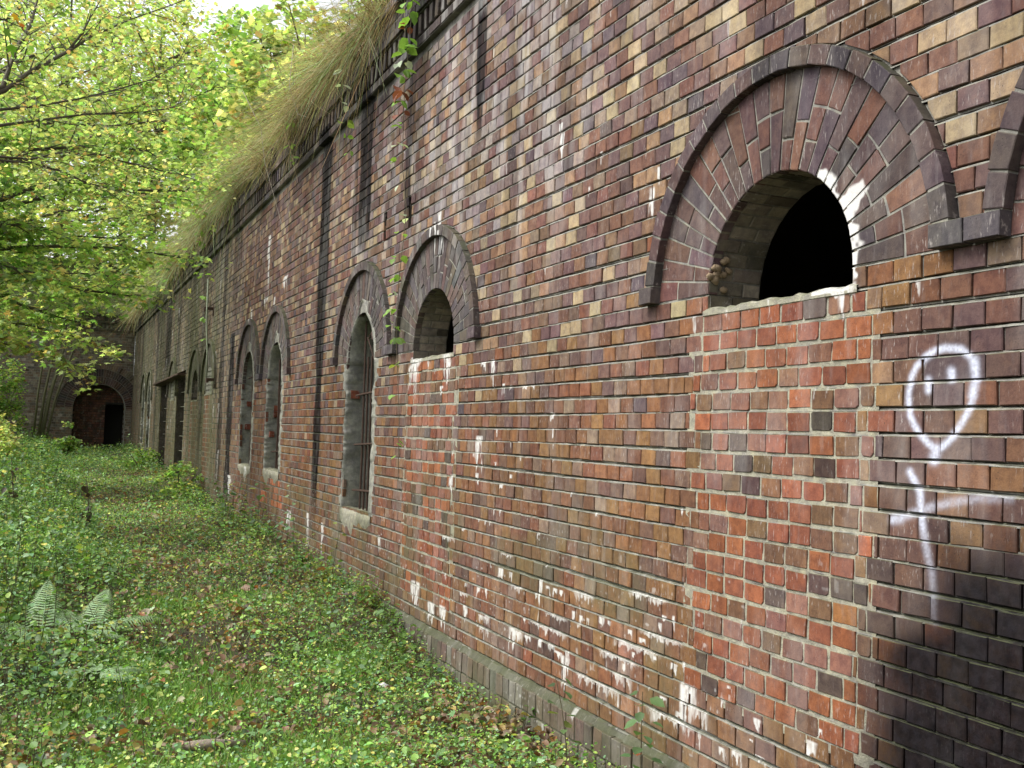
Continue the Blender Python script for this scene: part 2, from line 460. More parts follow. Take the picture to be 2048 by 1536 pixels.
def masonry(name, base=None, stains=True, rough=.62, grain=.3, speck=True, wash=.4, dirt=0.0):
    """fired brick or mortar: base None = colour of each piece (tint attribute x object colour)"""
    t = NT(name)
    p = t.pos()
    if base is None:
        at = t.n('Attribute', attribute_name='tint')
        oi = t.n('ObjectInfo')
        c = t.mix(1.0, at.outputs['Color'], oi.outputs['Color'], 'MULTIPLY')
    else:
        c = t.mix(t.noise(3.0, 5, .6, p), tuple(x * .72 for x in base), tuple(min(x * 1.25, .9) for x in base))
    big = t.noise(21, 5, .65, p)
    fine = t.noise(140, 3, .6, p)
    c = t.mix(t.ramp(big, .38, .66, .0, .75), c, t.mix(1.0, c, (.60, .58, .66), 'MULTIPLY'))
    c = t.mix(t.ramp(t.noise(11, 3, .6, t.pos((1, 1.3, .8))), .48, .68, .0, .5), c, t.mix(1.0, c, (1.35, 1.3, 1.15), 'MULTIPLY'))
    c = t.mix(t.ramp(fine, .25, .75, 0, .35), c, t.mix(1.0, c, (1.45, 1.4, 1.35), 'MULTIPLY'))
    if speck:
        vo = t.n('TexVoronoi')
        vo.inputs['Scale'].default_value = 85
        t.l(p, vo.inputs['Vector'])
        pit = t.math('MULTIPLY', t.ramp(vo.outputs['Distance'], .20, .10), t.ramp(t.noise(13, 2, .5, p), .5, .62))
        c = t.mix(t.math('MULTIPLY', pit, .8), c, (.03, .025, .025))
    veil = t.noise(1.0, 4, .6, t.pos((9, 24, 5.0)))
    c = t.mix(t.ramp(veil, .52, .8, 0, wash * .6), c, (.30, .275, .26))
    fl = t.noise(1.0, 3, .65, t.pos((30, 105, 22)))
    c = t.mix(t.math('MULTIPLY', t.ramp(fl, .57, .70, 0, .62), t.ramp(t.noise(3.2, 3, .5, p), .40, .60)), c, (.42, .38, .35))
    if dirt:
        c = t.mix(t.ramp(t.noise(4, 5, .7, p), .35, .65, 0, dirt), c, (.035, .04, .022))
    if stains:
        sx = t.n('SeparateXYZ')
        t.l(p, sx.inputs[0])
        ln = t.math('LOGARITHM', t.math('MAXIMUM', sx.outputs['Y'], 1.0), math.e)
        u = t.math('DIVIDE', t.math('SUBTRACT', ln, math.log(S0)), LS)
        v = t.math('DIVIDE', t.math('SUBTRACT', sx.outputs['Z'], Z0 + E), Z1 - Z0)
        cx = t.n('CombineXYZ')
        t.l(u, cx.inputs[0])
        t.l(v, cx.inputs[1])
        im = t.n('TexImage', image=stain_img, extension='EXTEND', interpolation='Linear')
        t.l(cx.outputs[0], im.inputs['Vector'])
        sc = t.n('SeparateColor')
        t.l(im.outputs['Color'], sc.inputs[0])
        ng = t.n('SeparateXYZ')
        t.l(t.n('NewGeometry').outputs['True Normal'], ng.inputs[0])
        face = t.ramp(t.math('ABSOLUTE', ng.outputs['X']), .15, .6)
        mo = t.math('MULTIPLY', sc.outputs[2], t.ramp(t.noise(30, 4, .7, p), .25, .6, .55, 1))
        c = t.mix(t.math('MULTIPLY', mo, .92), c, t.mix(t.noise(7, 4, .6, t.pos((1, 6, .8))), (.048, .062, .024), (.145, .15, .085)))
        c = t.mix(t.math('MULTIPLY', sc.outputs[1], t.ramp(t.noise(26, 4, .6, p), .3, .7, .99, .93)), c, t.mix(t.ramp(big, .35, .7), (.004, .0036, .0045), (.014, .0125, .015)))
        gr = t.ramp(t.noise(220, 3, .6, p), .2, .5, .6, 1)
        c = t.mix(t.math('MULTIPLY', t.math('MULTIPLY', sc.outputs[0], face), gr), c, (.66, .65, .62))
        # moss settles on upward ledges
        ledge = t.math('MULTIPLY', t.ramp(ng.outputs['Z'], .3, .8), t.ramp(t.noise(9, 4, .7, p), .3, .55))
        c = t.mix(t.math('MULTIPLY', ledge, .6), c, (.075, .085, .04))
        c = t.mix(t.math('MULTIPLY', im.outputs['Alpha'], face), c, (.56, .59, .70))
    t.l(c, t.b.inputs['Base Color'])
    t.b.inputs['Roughness'].default_value = rough
    t.b.inputs['Specular IOR Level'].default_value = .06
    t.bump(t.math('ADD', t.math('MULTIPLY', fine, .5), t.noise(45, 4, .6, p)), grain, .006)
    return t.m


def plain(name, col, col2=None, scale=8, rough=.8, bump=.3, metallic=0, dist=.01):
    t = NT(name)
    p = t.pos()
    c = t.mix(t.noise(scale, 5, .65, p), col, col2 or tuple(x * .6 for x in col))
    t.l(c, t.b.inputs['Base Color'])
    t.b.inputs['Roughness'].default_value = rough
    t.b.inputs['Metallic'].default_value = metallic
    t.bump(t.noise(scale * 6, 4, .6, p), bump, dist)
    return t.m


def leafmat(name, trans=.45, rough=.55, gloss=.35):
    t = NT(name)
    at = t.n('Attribute', attribute_name='tint')
    c = at.outputs['Color']
    c2 = t.mix(t.ramp(t.noise(60, 3, .6, t.pos()), .3, .7, 0, .35), c, t.mix(1.0, c, (.6, .62, .5), 'MULTIPLY'))
    t.l(c2, t.b.inputs['Base Color'])
    t.b.inputs['Roughness'].default_value = rough
    t.b.inputs['Specular IOR Level'].default_value = gloss
    tr = t.n('BsdfTranslucent')
    t.l(t.mix(1.0, c2, (1.35, 1.35, .85), 'MULTIPLY'), tr.inputs['Color'])
    mx = t.n('MixShader')
    mx.inputs[0].default_value = trans
    t.l(t.b.outputs[0], mx.inputs[1])
    t.l(tr.outputs[0], mx.inputs[2])
    t.l(mx.outputs[0], t.out.inputs['Surface'])
    return t.m


M_BRICK = masonry('weathered_brick', rough=.72)
M_MORTAR = masonry('lime_mortar', (.25, .245, .21), rough=.9, grain=.6, speck=False, wash=.25)
M_PATCHM = masonry('cement_mortar', (.32, .31, .235), rough=.9, grain=.8, speck=False, wash=.15)
M_DARKB = masonry('reveal_brick', rough=.75, stains=False, wash=.45, dirt=.4)
M_CEM = masonry('rough_cement', (.34, .34, .29), rough=.95, grain=1.0, stains=False, speck=False, wash=.5, dirt=.3)
M_FARB = masonry('mossy_brick', rough=.8, stains=False, wash=.7, dirt=.22)
M_ROOM = plain('brown_chamber', (.20, .17, .13), (.10, .085, .07), 3, .95)  # mottled brown for the chamber's floor, ceiling and walls
M_IRON = plain('rusty_iron', (.045, .03, .025), (.09, .045, .025), 30, .8, .5, .3)
M_LEAF = leafmat('leaf', .62, .38, .5)
M_GCOV = leafmat('ground_leaf', .3, .5, .4)
M_DRY = leafmat('dry_grass', .3, .8, .1)
M_BARK = plain('bark', (.06, .05, .035), (.11, .10, .06), 14, .95, .8)
M_MBARK = plain('mossy_bark', (.09, .10, .045), (.16, .14, .09), 10, .95, .8)
M_STEM = plain('green_stem', (.10, .10, .04), (.09, .06, .04), 30, .8)
M_SOIL = plain('soil', (.07, .05, .032), (.045, .055, .02), 5, .98, .8, dist=.03)
M_TURF = plain('bank_turf', (.10, .10, .04), (.055, .075, .02), 4, .98, .8, dist=.05)

# ------------------------------------------------------------------ ground
GY = [-200, 6, 8, 10, 14, 17, 22, 29, 38, 60, 400]
GZ = [-.02, -.02, .08, .14, .2, .22, .37, .5, .75, .85, .9]
TN = G.random((64, 64))


def tn(x, y):
    i, j = int(math.floor(x)), int(math.floor(y))
    fx, fy = x - i, y - j
    fx, fy = fx * fx * (3 - 2 * fx), fy * fy * (3 - 2 * fy)
    g = lambda a, b: TN[a % 64, b % 64]
    return (g(i, j) * (1 - fx) + g(i + 1, j) * fx) * (1 - fy) + (g(i, j + 1) * (1 - fx) + g(i + 1, j + 1) * fx) * fy


def gz(x, y):
    z = float(np.interp(y, GY, GZ))
    z += .09 * math.exp(-((x + .1) / .35) ** 2) * min(1, max(0, (y - 6.6) / 1.5))
    b = max(0.0, -4.1 - x - .01 * y)
    z += min(b * .5, 3.0 + .4 * tn(x * .1, y * .1))
    z += .10 * (tn(x * 1.1, y * 1.1) - .5) + .05 * (tn(x * 3.3, y * 3.3) - .5)
    z += .05 * math.exp(-((x + 3.2) / .9) ** 2)
    return z


xs = np.unique(np.concatenate([np.linspace(-200, -12, 14), np.linspace(-12, -5, 15), np.linspace(-5, .3, 50), np.linspace(.3, 6, 5), np.linspace(6, 200, 10)]))
ys = np.unique(np.concatenate([np.linspace(-200, 0, 10), np.linspace(0, 3.5, 8), np.linspace(3.5, 16, 110), np.linspace(16, 40, 90), np.linspace(40, 300, 14)]))
V = [(x, y, gz(x, y) if -14 < x else gz(-14, y)) for y in ys for x in xs]
nx = len(xs)
F = [(j * nx + i, j * nx + i + 1, (j + 1) * nx + i + 1, (j + 1) * nx + i) for j in range(len(ys) - 1) for i in range(nx - 1)]
mb = MB()
mb.add(V, F)
tag(mb.build('ground', M_SOIL, None, True), 'leafy earth along the foot of the brick wall', kind='structure')


def bank_h(d, a):
    return E + 3.62 + min(1.25 * d, 2.6) + .1 * max(0, min(d - 2, 20)) + .18 * (tn(a * .9, d * 1.3) - .5)


mb = MB()
ds = [0.02, .25, .6, 1.0, 1.5, 2.1, 3.0, 5, 9, 20, 60]
ya = np.concatenate([np.linspace(-3, 39, 70)])
V = [(d, y, bank_h(d, y)) for y in ya for d in ds]
n = len(ds)
F = [(j * n + i, j * n + i + 1, (j + 1) * n + i + 1, (j + 1) * n + i) for j in range(len(ya) - 1) for i in range(n - 1)]
mb.add(V, F)
xa = np.linspace(-40, 60, 60)
V = [(x, 38.05 + d, bank_h(d, x + 50) - .4) for x in xa for d in ds]
mb.add(V, [(j * n + i, (j + 1) * n + i, (j + 1) * n + i + 1, j * n + i + 1) for j in range(len(xa) - 1) for i in range(n - 1)])
tag(mb.build('rampart_bank', M_TURF, None, True), 'overgrown earth bank on top of the wall', kind='structure')

# ------------------------------------------------------------------ bricks


def clip(poly, px, pz, nx_, nz_):
    """keep the part of the convex polygon where (p - (px,pz)).(nx,nz) >= 0"""
    out = []
    for i, a in enumerate(poly):
        b = poly[(i + 1) % len(poly)]
        da = (a[0] - px) * nx_ + (a[1] - pz) * nz_
        db = (b[0] - px) * nx_ + (b[1] - pz) * nz_
        if da >= 0:
            out.append(a)
        if (da >= 0) != (db >= 0):
            t = da / (da - db)
            out.append((a[0] + (b[0] - a[0]) * t, a[1] + (b[1] - a[1]) * t))
    return out


def area(p):
    return abs(sum(p[i][0] * p[(i + 1) % len(p)][1] - p[(i + 1) % len(p)][0] * p[i][1] for i in range(len(p)))) / 2


def brick_geo(poly, h=0.0, dep=.034, bev=.0035, jit=.0022, tilt=.0025):
    """vertices (a, b, n) and faces of one brick whose face outline is poly; n points out of the wall"""
    k = len(poly)
    ca = sum(p[0] for p in poly) / k
    cb = sum(p[1] for p in poly) / k
    ta, tb = R_.uniform(-tilt, tilt) / .06, R_.uniform(-tilt, tilt) / .035
    P = [(a + R_.uniform(-jit, jit), b + R_.uniform(-jit, jit)) for a, b in poly]
    hh = [h + (a - ca) * ta * .5 + (b - cb) * tb * .5 for a, b in P]
    V = [(a, b, -dep) for a, b in P]
    if bev:
        V += [(a, b, q - bev * .8) for (a, b), q in zip(P, hh)]
        for (a, b), q in zip(P, hh):
            da, db = ca - a, cb - b
            L = math.hypot(da, db) + 1e-6
            m = min(bev * 1.35, L * .4) * R_.uniform(.75, 1.35)
            V.append((a + da / L * m, b + db / L * m, q))
        F = [(i, (i + 1) % k, k + (i + 1) % k, k + i) for i in range(k)] + [(k + i, k + (i + 1) % k, 2 * k + (i + 1) % k, 2 * k + i) for i in range(k)]
        F.append(tuple(2 * k + i for i in range(k)))
    else:
        V += [(a, b, q) for (a, b), q in zip(P, hh)]
        F = [(i, (i + 1) % k, k + (i + 1) % k, k + i) for i in range(k)] + [tuple(k + i for i in range(k))]
    return V, F


def wmap(V):
    return [(-n_, a, b + E) for a, b, n_ in V]


def rc(c, j=.16):
    g = 1 + R_.gauss(0, j)
    hj = .045 if c[0] < .2 else .018
    return tuple(min(.8, max(.012, x * g * (1 + R_.gauss(0, hj)))) for x in c)


def wpick(pal):
    t = R_.random() * sum(w for w, _ in pal)
    for w, c in pal:
        t -= w
        if t <= 0:
            return c
    return pal[-1][1]


P_UP = [(32, (.126, .080, .074)), (22, (.150, .080, .060)), (17, (.155, .096, .062)), (12, (.31, .245, .15)), (8, (.26, .165, .10)), (5, (.088, .068, .074)), (8, (.21, .16, .115))]
P_LO = [(34, (.185, .094, .044)), (20, (.148, .068, .042)), (16, (.125, .076, .058)), (14, (.205, .118, .050)), (9, (.195, .078, .042)), (6, (.20, .145, .105)), (3, (.092, .062, .052))]
P_INF = [(28, (.245, .092, .046)), (27, (.20, .076, .047)), (19, (.150, .086, .052)), (8, (.095, .070, .058)), (14, (.195, .105, .078)), (4, (.28, .13, .052))]
P_ARCH = [(45, (0.100, 0.068, 0.064)), (30, (0.120, 0.066, 0.054)), (15, (0.084, 0.066, 0.067)), (8, (0.152, 0.080, 0.054))]
P_GARCH = [(45, (0.100, 0.084, 0.078)), (30, (0.112, 0.084, 0.072)), (15, (0.088, 0.078, 0.076))]
P_HOOD = [(50, (0.082, 0.062, 0.062)), (30, (0.101, 0.069, 0.062)), (20, (0.066, 0.056, 0.058))]
P_FAR = [(40, (.21, .175, .14)), (30, (.22, .16, .12)), (20, (.17, .15, .128)), (10, (.31, .28, .23))]

PV, PH, BH, BW = .087, .127, .0752, .1212
JZ = .1256
RO, RX, RH, ZC = .451, .85, .927, .655
# windows: centre along the wall, sort, sill height, foot of the bricked-up part
WIN = [dict(c=1.36, t='half', sill=.588, foot=.588), dict(c=3.338, t='half', sill=.588, foot=-1.12), dict(c=7.39, t='half', sill=.585, foot=-1.27), dict(c=9.36, t='tall', sill=-.76, foot=-.76),
       dict(c=13.37, t='tall', sill=-.55, foot=-.55), dict(c=15.33, t='tall', sill=-.56, foot=-.56), dict(c=19.38, t='blind', sill=.585, foot=-1.1), dict(c=21.35, t='half', sill=.5, foot=-1.1),
       dict(c=25.4, t='blind', sill=.585, foot=.585), dict(c=31.4, t='tall', sill=-.9, foot=-.9), dict(c=33.35, t='tall', sill=-.6, foot=-.6)]
DOORS = [(22.95, 24.45, -1.6, 1.18), (26.5, 28.1, -1.6, 1.12)]
SLOTS = [(8.71, 8.79, 1.735, 1.92), (8.02, 8.09, 1.735, 1.92), (14.35, 14.45, 1.6, 1.85)]
S_A, S_B = -1.0, 37.98


def jag(w, side, row):
    """how far bricks are broken away beside a tall opening"""
    if w['t'] != 'tall':
        return 0.0
    q = random.Random(int(w['c'] * 10) * 7 + side * 31 + row // 2)
    return q.choice((0, .01, .03, .05, .08, .12))


def tooth(c, sd, k):
    return random.Random(k * 3 + sd + int(c * 10)).choice((-.02, .0, .02, .05, .07))


wall = empty('fort_wall', (0, 0, 0))
tag(wall, 'long weathered purple and red brick fort wall with arched windows running into the distance', 'brick wall', kind='thing')

# ---- field bricks
cands, rest = [], MB()
rows = range(-17, 35)
for k in rows:
    zt = JZ + PV * k
    za_, zb_ = zt - BH, zt
    zm = (za_ + zb_) / 2
    ph = (k % 2) * PH / 2 + R_.uniform(-.012, .012)
    s = S_A + ph
    while s < S_B:
        w = PH + R_.gauss(0, .0022)
        if R_.random() < .012:
            w = PH * 2
        a, b = s, min(s + w - (PH - BW), S_B)
        s += w
        sag = .004 * math.sin(a * .7 + k) + .003 * math.sin(a * 2.1 + k * 1.7)
        poly = [(a, za_ + sag), (b, za_ + sag), (b, zb_ + sag), (a, zb_ + sag)]
        m = (a + b) / 2
        ok = True
        for W_ in WIN:
            c = W_['c']
            if abs(m - c) > 1.2:
                continue
            if zm > ZC:
                rr = RH + .008
                if zm < ZC + .085:
                    if abs(m - c) < rr + .06:
                        poly = clip(poly, c + math.copysign(RH + .012, m - c), zm, math.copysign(1, m - c), 0)
                        if len(poly) < 3:
                            ok = False
                            break
                    continue
                dx, dz = m - c, zm - ZC
                L = math.hypot(dx, dz)
                if L < rr + .12:
                    poly = clip(poly, c + dx / L * rr, ZC + dz / L * rr, dx / L, dz / L)
            else:
                sd = 1 if m > c else -1
                hw = None
                if zm > W_['sill'] and W_['t'] != 'blind':
                    hw = RO + jag(W_, sd, k)
                elif zm > W_['foot']:
                    hw = .505 + tooth(c, sd, k)
                if hw:
                    poly = clip(poly, c + sd * hw, zm, sd, 0)
            if len(poly) < 3:
                ok = False
                break
        if ok:
            for (d0, d1, e0, e1) in DOORS + SLOTS:
                if e0 - .02 < zm < e1 and d0 - .12 < m < d1 + .12:
                    sd = 1 if m > (d0 + d1) / 2 else -1
                    poly = clip(poly, d1 if sd > 0 else d0, zm, sd, 0)
                    if len(poly) < 3:
                        ok = False
                        break
            # stop blocks between paired hoods
        if not ok or area(poly) < .0007:
            continue
        f = min(1, max(0, (zm - .1 + R_.gauss(0, .25)) / .7))
        col = wpick(P_UP) if R_.random() < f else wpick(P_LO)
        if 12.6 < m < 14.0 and -.98 < zm < -.62 and R_.random() < .6:
            col = (.42, .12, .05)
        if m < 2.85 and zm < .6 and R_.random() < .6:
            col = wpick(P_ARCH)
        av = (.150, .085, .060)
        bt = (.26 - .16 * f) * (.5 + tn(m * 1.7 + 40, zm * 2.6))
        lum = .84 + .36 * tn(m * 1.1 + 9, zm * 1.5 + 5)
        if zm > 1.1 + .5 * R_.random() and 4.9 < m < 9.9 and R_.random() < .34:
            bt, av = R_.uniform(.25, .7), (.27, .25, .25)
        col = tuple((x + (y_ - x) * bt) * lum for x, y_ in zip(rc(col, .12), av))
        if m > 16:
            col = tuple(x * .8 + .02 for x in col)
        px, py, dpt = proj((0, m, zm + E))
        sz = -1
        if m > 1.6 and -10 < px < 1034 and -10 < py < 778:
            p0 = proj((0, a, zm + E))[0]
            p1 = proj((0, b, zm + E))[0]
            sz = abs(p0 - p1) * BH * 1025 / dpt
        cands.append((sz, poly, col, len(poly) == 4 and abs(area(poly) - BW * BH) < 4e-4 and abs(b - a - BW) < .006, m, zm))
cands.sort(key=lambda q: -q[0])
protos = []
for i in range(14):
    V, F = brick_geo([(-BW / 2, -BH / 2), (BW / 2, -BH / 2), (BW / 2, BH / 2), (-BW / 2, BH / 2)], R_.gauss(0, .0018))
    q = MB()
    q.add([(-n_, a, b) for a, b, n_ in V], F)
    protos.append(q.mesh('brick'))
    protos[-1].materials.append(M_BRICK)


def single(name, poly, col, parent, h=0.0, dep=.034, mat=None, jit=.0016, mp=wmap, bev=.003):
    V, F = brick_geo(poly, h, dep, bev, jit=jit)
    V = np.array(mp(V))
    c = V.mean(0)
    q = MB()
    q.add(V - c, F)
    o = link(name, q.mesh(name), mat or M_BRICK, parent, loc=tuple(c))
    o.color = (*col, 1)
    return o


for i, (sz, poly, col, std, m, zm) in enumerate(cands):
    if i < 300:
        if std:
            o = link('brick', R_.choice(protos), None, wall, loc=(0, sum(p[0] for p in poly) / 4, sum(p[1] for p in poly) / 4 + E))
            o.color = (*col, 1)
        else:
            single('brick', poly, col, wall)
    else:
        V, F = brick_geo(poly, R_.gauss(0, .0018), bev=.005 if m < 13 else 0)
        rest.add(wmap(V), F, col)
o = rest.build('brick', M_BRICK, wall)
tag(o, kind='stuff')

# ---- mortar: sloped bed joints, recessed upright joints
mo = MB()


def spans(zlo, zhi):
    zm = (zlo + zhi) / 2
    cuts = []
    for W_ in WIN:
        c = W_['c']
        if zm > ZC:
            d = zm - ZC
            if d < .86 and W_['t'] != 'blind':
                h_ = math.sqrt(max(0, .80 ** 2 - d * d)) if d < .80 else 0
                if h_ > .02:
                    cuts.append((c - h_, c + h_))
        elif zm > W_['sill'] - .03 and W_['t'] != 'blind':
            ro = int(round((zm - JZ) / PV))
            x = .03 if W_['t'] == 'tall' else -.004
            cuts.append((c - RO - x, c + RO + x))
    for d0, d1, e0, e1 in DOORS + SLOTS:
        if e0 < zm < e1:
            cuts.append((d0 - .005, d1 + .005))
    cuts.sort()
    out, a = [], S_A
    for p, q in cuts:
        if p > a:
            out.append((a, p))
        a = max(a, q)
    out.append((a, S_B))
    return out


def strip(z0, n0, z1, n1, jz=.0, jn=.0):
    for a, b in spans(z0, z1):
        pts = [a]
        while pts[-1] < b:
            st = .055 if pts[-1] < 7 else (.12 if pts[-1] < 14 else .5)
            pts.append(min(b, pts[-1] + st * R_.uniform(.7, 1.3)))
        V = []
        for s in pts:
            sag = .004 * math.sin(s * .7 + round((z0 - JZ) / PV)) + .003 * math.sin(s * 2.1 + round((z0 - JZ) / PV) * 1.7)
            V.append((s, z0 + sag + R_.uniform(-jz, jz) * .4, n0 + R_.uniform(-jn, jn)))
            V.append((s, z1 + sag + R_.uniform(-jz, jz), n1 + R_.uniform(-jn, jn)))
        mo.add(wmap(V), [(2 * i, 2 * i + 2, 2 * i + 3, 2 * i + 1) for i in range(len(pts) - 1)])


jg = PV - BH
for k in range(-18, 36):
    z = JZ + PV * k
    strip(z - .002, -.0015, z + jg * .38, -.004, .0022, .0015)
    strip(z + jg * .38, -.004, z + jg + .001, -.024, .001, .001)
    strip(z + jg, -.0115, z + PV, -.0115, .0, .001)
mo.build('mortar', M_MORTAR, wall)

# ---- arched windows


def polar(c, r, t):
    return (c + r * math.cos(t), ZC + r * math.sin(t))


def wedge(c, r0, r1, t0, t1, gap):
    p = []
    for r, t, sgn in ((r0, t0, 1), (r1, t0, 1), (r1, t1, -1), (r0, t1, -1)):
        p.append(polar(c, r, t + sgn * gap / 2 / r))
    mid = (t0 + t1) / 2
    return [p[0], p[1], polar(c, r1, mid), p[2], p[3], polar(c, r0, mid)]


def cylmap(c):
    def f(V):
        out = []
        for a, b, n_ in V:                     # a = arc length, b = depth into the wall, n = towards the opening
            t = a / RO
            r = RO - n_
            out.append((b, c + r * math.cos(t), ZC + r * math.sin(t) + E))
        return out
    return f


DEP = .285
for wi, W_ in enumerate(WIN):
    c = W_['c']
    sub = c < 10                                # close enough to pick the bricks out one by one
    far = c > 12
    joint = MB()
    nseg = 40
    for i in range(nseg):
        t0, t1 = PI * i / nseg, PI * (i + 1) / nseg
        for r0, r1, n_ in ((RO + .004, RX + .01, -.005), (RX + .006, RH - .004, .035)):
            q = [(*polar(c, r0, t0), n_), (*polar(c, r1, t0), n_), (*polar(c, r1, t1), n_), (*polar(c, r0, t1), n_)]
            joint.add(wmap(q), [(0, 1, 2, 3)])
            if n_ > 0:
                for r in (r0, r1):
                    q = [(*polar(c, r, t0), n_), (*polar(c, r, t1), n_), (*polar(c, r, t1), -.03), (*polar(c, r, t0), -.03)]
                    joint.add(wmap(q), [(0, 1, 2, 3)])
    part = joint.build('window_arch', M_MORTAR, wall)
    bulk_v, bulk_h = MB(), MB()
    nv = 25
    for i in range(nv):
        t0, t1 = PI * i / nv, PI * (i + 1) / nv
        pat = (i * 7 + wi) % 4
        br = [RO, RO + .125, RX] if pat == 0 else ([RO, RO + .25, RX] if pat == 1 else ([RO, RO + .118, RO + .25, RX] if pat == 2 else [RO, RO + .19, RX]))
        if W_['t'] == 'tall' and abs(t0 - PI / 2) < .22:
            br = [RO + .125, RX]
        for j in range(len(br) - 1):
            poly = wedge(c, br[j] + (.005 if j else 0), br[j + 1] - (.005 if j < len(br) - 2 else 0), t0, t1, .009)
            col = rc(wpick(P_ARCH if c < 5 else P_GARCH), .10)
            if sub:
                single('voussoir', poly, col, part, R_.gauss(0, .0012), .05)
            else:
                V, F = brick_geo(poly, R_.gauss(0, .001), .05, bev=0 if far else .004)
                bulk_v.add(wmap(V), F, col)
    nh = 22
    ts = math.asin(.088 / RH)
    for i in range(nh):
        t0, t1 = ts + (PI - 2 * ts) * i / nh, ts + (PI - 2 * ts) * (i + 1) / nh
        poly = wedge(c, RX, RH, t0, t1, .009)
        col = rc(wpick(P_HOOD if c < 5 else P_GARCH), .10)
        if sub:
            single('hood_brick', poly, col, part, .040 + R_.gauss(0, .0012), .03)
        else:
            V, F = brick_geo(poly, .040, .03, bev=0 if far else .004)
            bulk_h.add(wmap(V), F, col)
    if not sub:
        tag(bulk_v.build('voussoir', M_BRICK, part), kind='stuff')
        tag(bulk_h.build('hood_brick', M_BRICK, part), kind='stuff')
    # stop blocks at the feet of the hood
    for sd in (-1, 1):
        mate = [q for q in WIN if 0 < sd * (q['c'] - c) < 2.2]
        if mate and sd > 0:
            q0, q1 = c + RX, mate[0]['c'] - RX
            mid = (q0 + q1) / 2
            for a, b in ((q0, mid - .004), (mid + .004, q1)):
                single('stop_block', [(a, ZC), (b, ZC), (b, ZC + .08), (a, ZC + .08)], rc((.085, .078, .08), .08), part, .052, .03)
        elif not mate:
            a, b = sorted((c + sd * RX, c + sd * (RH + .035)))
            single('stop_block', [(a, ZC), (b, ZC), (b, ZC + .08), (a, ZC + .08)], rc((.10, .075, .075), .08), part, .052, .03)
    if W_['t'] == 'blind':
        q = MB()
        for k in range(-1, 14):
            z = .588 + .0 + k * PV
            if k < 0:
                continue
            hw = math.sqrt(max(0, RO ** 2 - max(0, z + BH - ZC) ** 2)) if z + BH - ZC < RO else 0
            s = c - hw
            while s < c + hw - .02:
                b = min(s + BW, c + hw)
                V, F = brick_geo([(s, z), (b, z), (b, z + BH), (s, z + BH)], -.06, .03, bev=0)
                q.add(wmap([(a_, b_, n_ - .06) for a_, b_, n_ in V]), F, rc(wpick(P_LO)))
                s += PH
        q.box((.075, c - RO, .5 + E), (.09, c + RO, ZC + RO + E))
        tag(q.build('blocking_brick', M_BRICK, part), kind='stuff')
    if W_['t'] in ('half', 'blind'):
        rv = MB()
        cm = cylmap(c)
        n = 22
        for i in range(n):
            t0, t1 = PI * i / n, PI * (i + 1) / n
            d = [0.002, .13, DEP] if i % 2 else [.002, .055, .19, DEP]
            for j in range(len(d) - 1):
                V, F = brick_geo([(t0 * RO + .004, d[j] + .003), (t1 * RO - .004, d[j] + .003), (t1 * RO - .004, d[j + 1] - .003), (t0 * RO + .004, d[j + 1] - .003)], R_.gauss(-.002, .002), .02, .004, .001, .001)
                rv.add(cm(V), F, rc((.21, .18, .14), .3))
        for i in range(16):
            t0, t1 = PI * i / 16, PI * (i + 1) / 16
            rv.add(cm([(t0 * RO, .003, -.007), (t1 * RO, .003, -.007), (t1 * RO, DEP, -.007), (t0 * RO, DEP, -.007)]), [(0, 1, 2, 3)], (.2, .19, .16))
        zz = W_['sill'] - .09
        for sd in (-1, 1):
            y0 = c + sd * (RO + .008)
            rv.add([(.003, y0, zz + E), (DEP, y0, zz + E), (DEP, y0, ZC + E), (.003, y0, ZC + E)], [(0, 1, 2, 3)], (.16, .15, .13))
            z = ZC - .004
            while z > zz:
                for d0, d1 in ((.003, .128), (.136, DEP)):
                    rv.box((d0, min(y0, y0 - sd * .009), max(zz, z - BH) + E), (d1, max(y0, y0 - sd * .009), z + E), rc((.21, .18, .14), .3), .0015)
                z -= PV
        tag(rv.build('reveal', M_DARKB, part), 'dirty brick inner face of the arched opening')
        # rough cement sill on top of the bricked-up part
        q = MB()
        a, b = c - RO - .03, c + RO + .03
        N = 26
        V = []
        for i in range(N + 1):
            s = a + (b - a) * i / N
            j = R_.uniform(-.006, .006)
            for n_, z in ((-.003, -.034), (.006 + j * .5, -.028), (.007 + j * .5, -.006 + j), (-.01, .003 + j), (-.12, .004 + j), (-.29, .0)):
                V.append((s, W_['sill'] + z, n_))
        q.add(wmap(V), [(i * 6 + j, (i + 1) * 6 + j, (i + 1) * 6 + j + 1, i * 6 + j + 1) for i in range(N) for j in range(5)])
        q.build('sill', M_PATCHM, part)
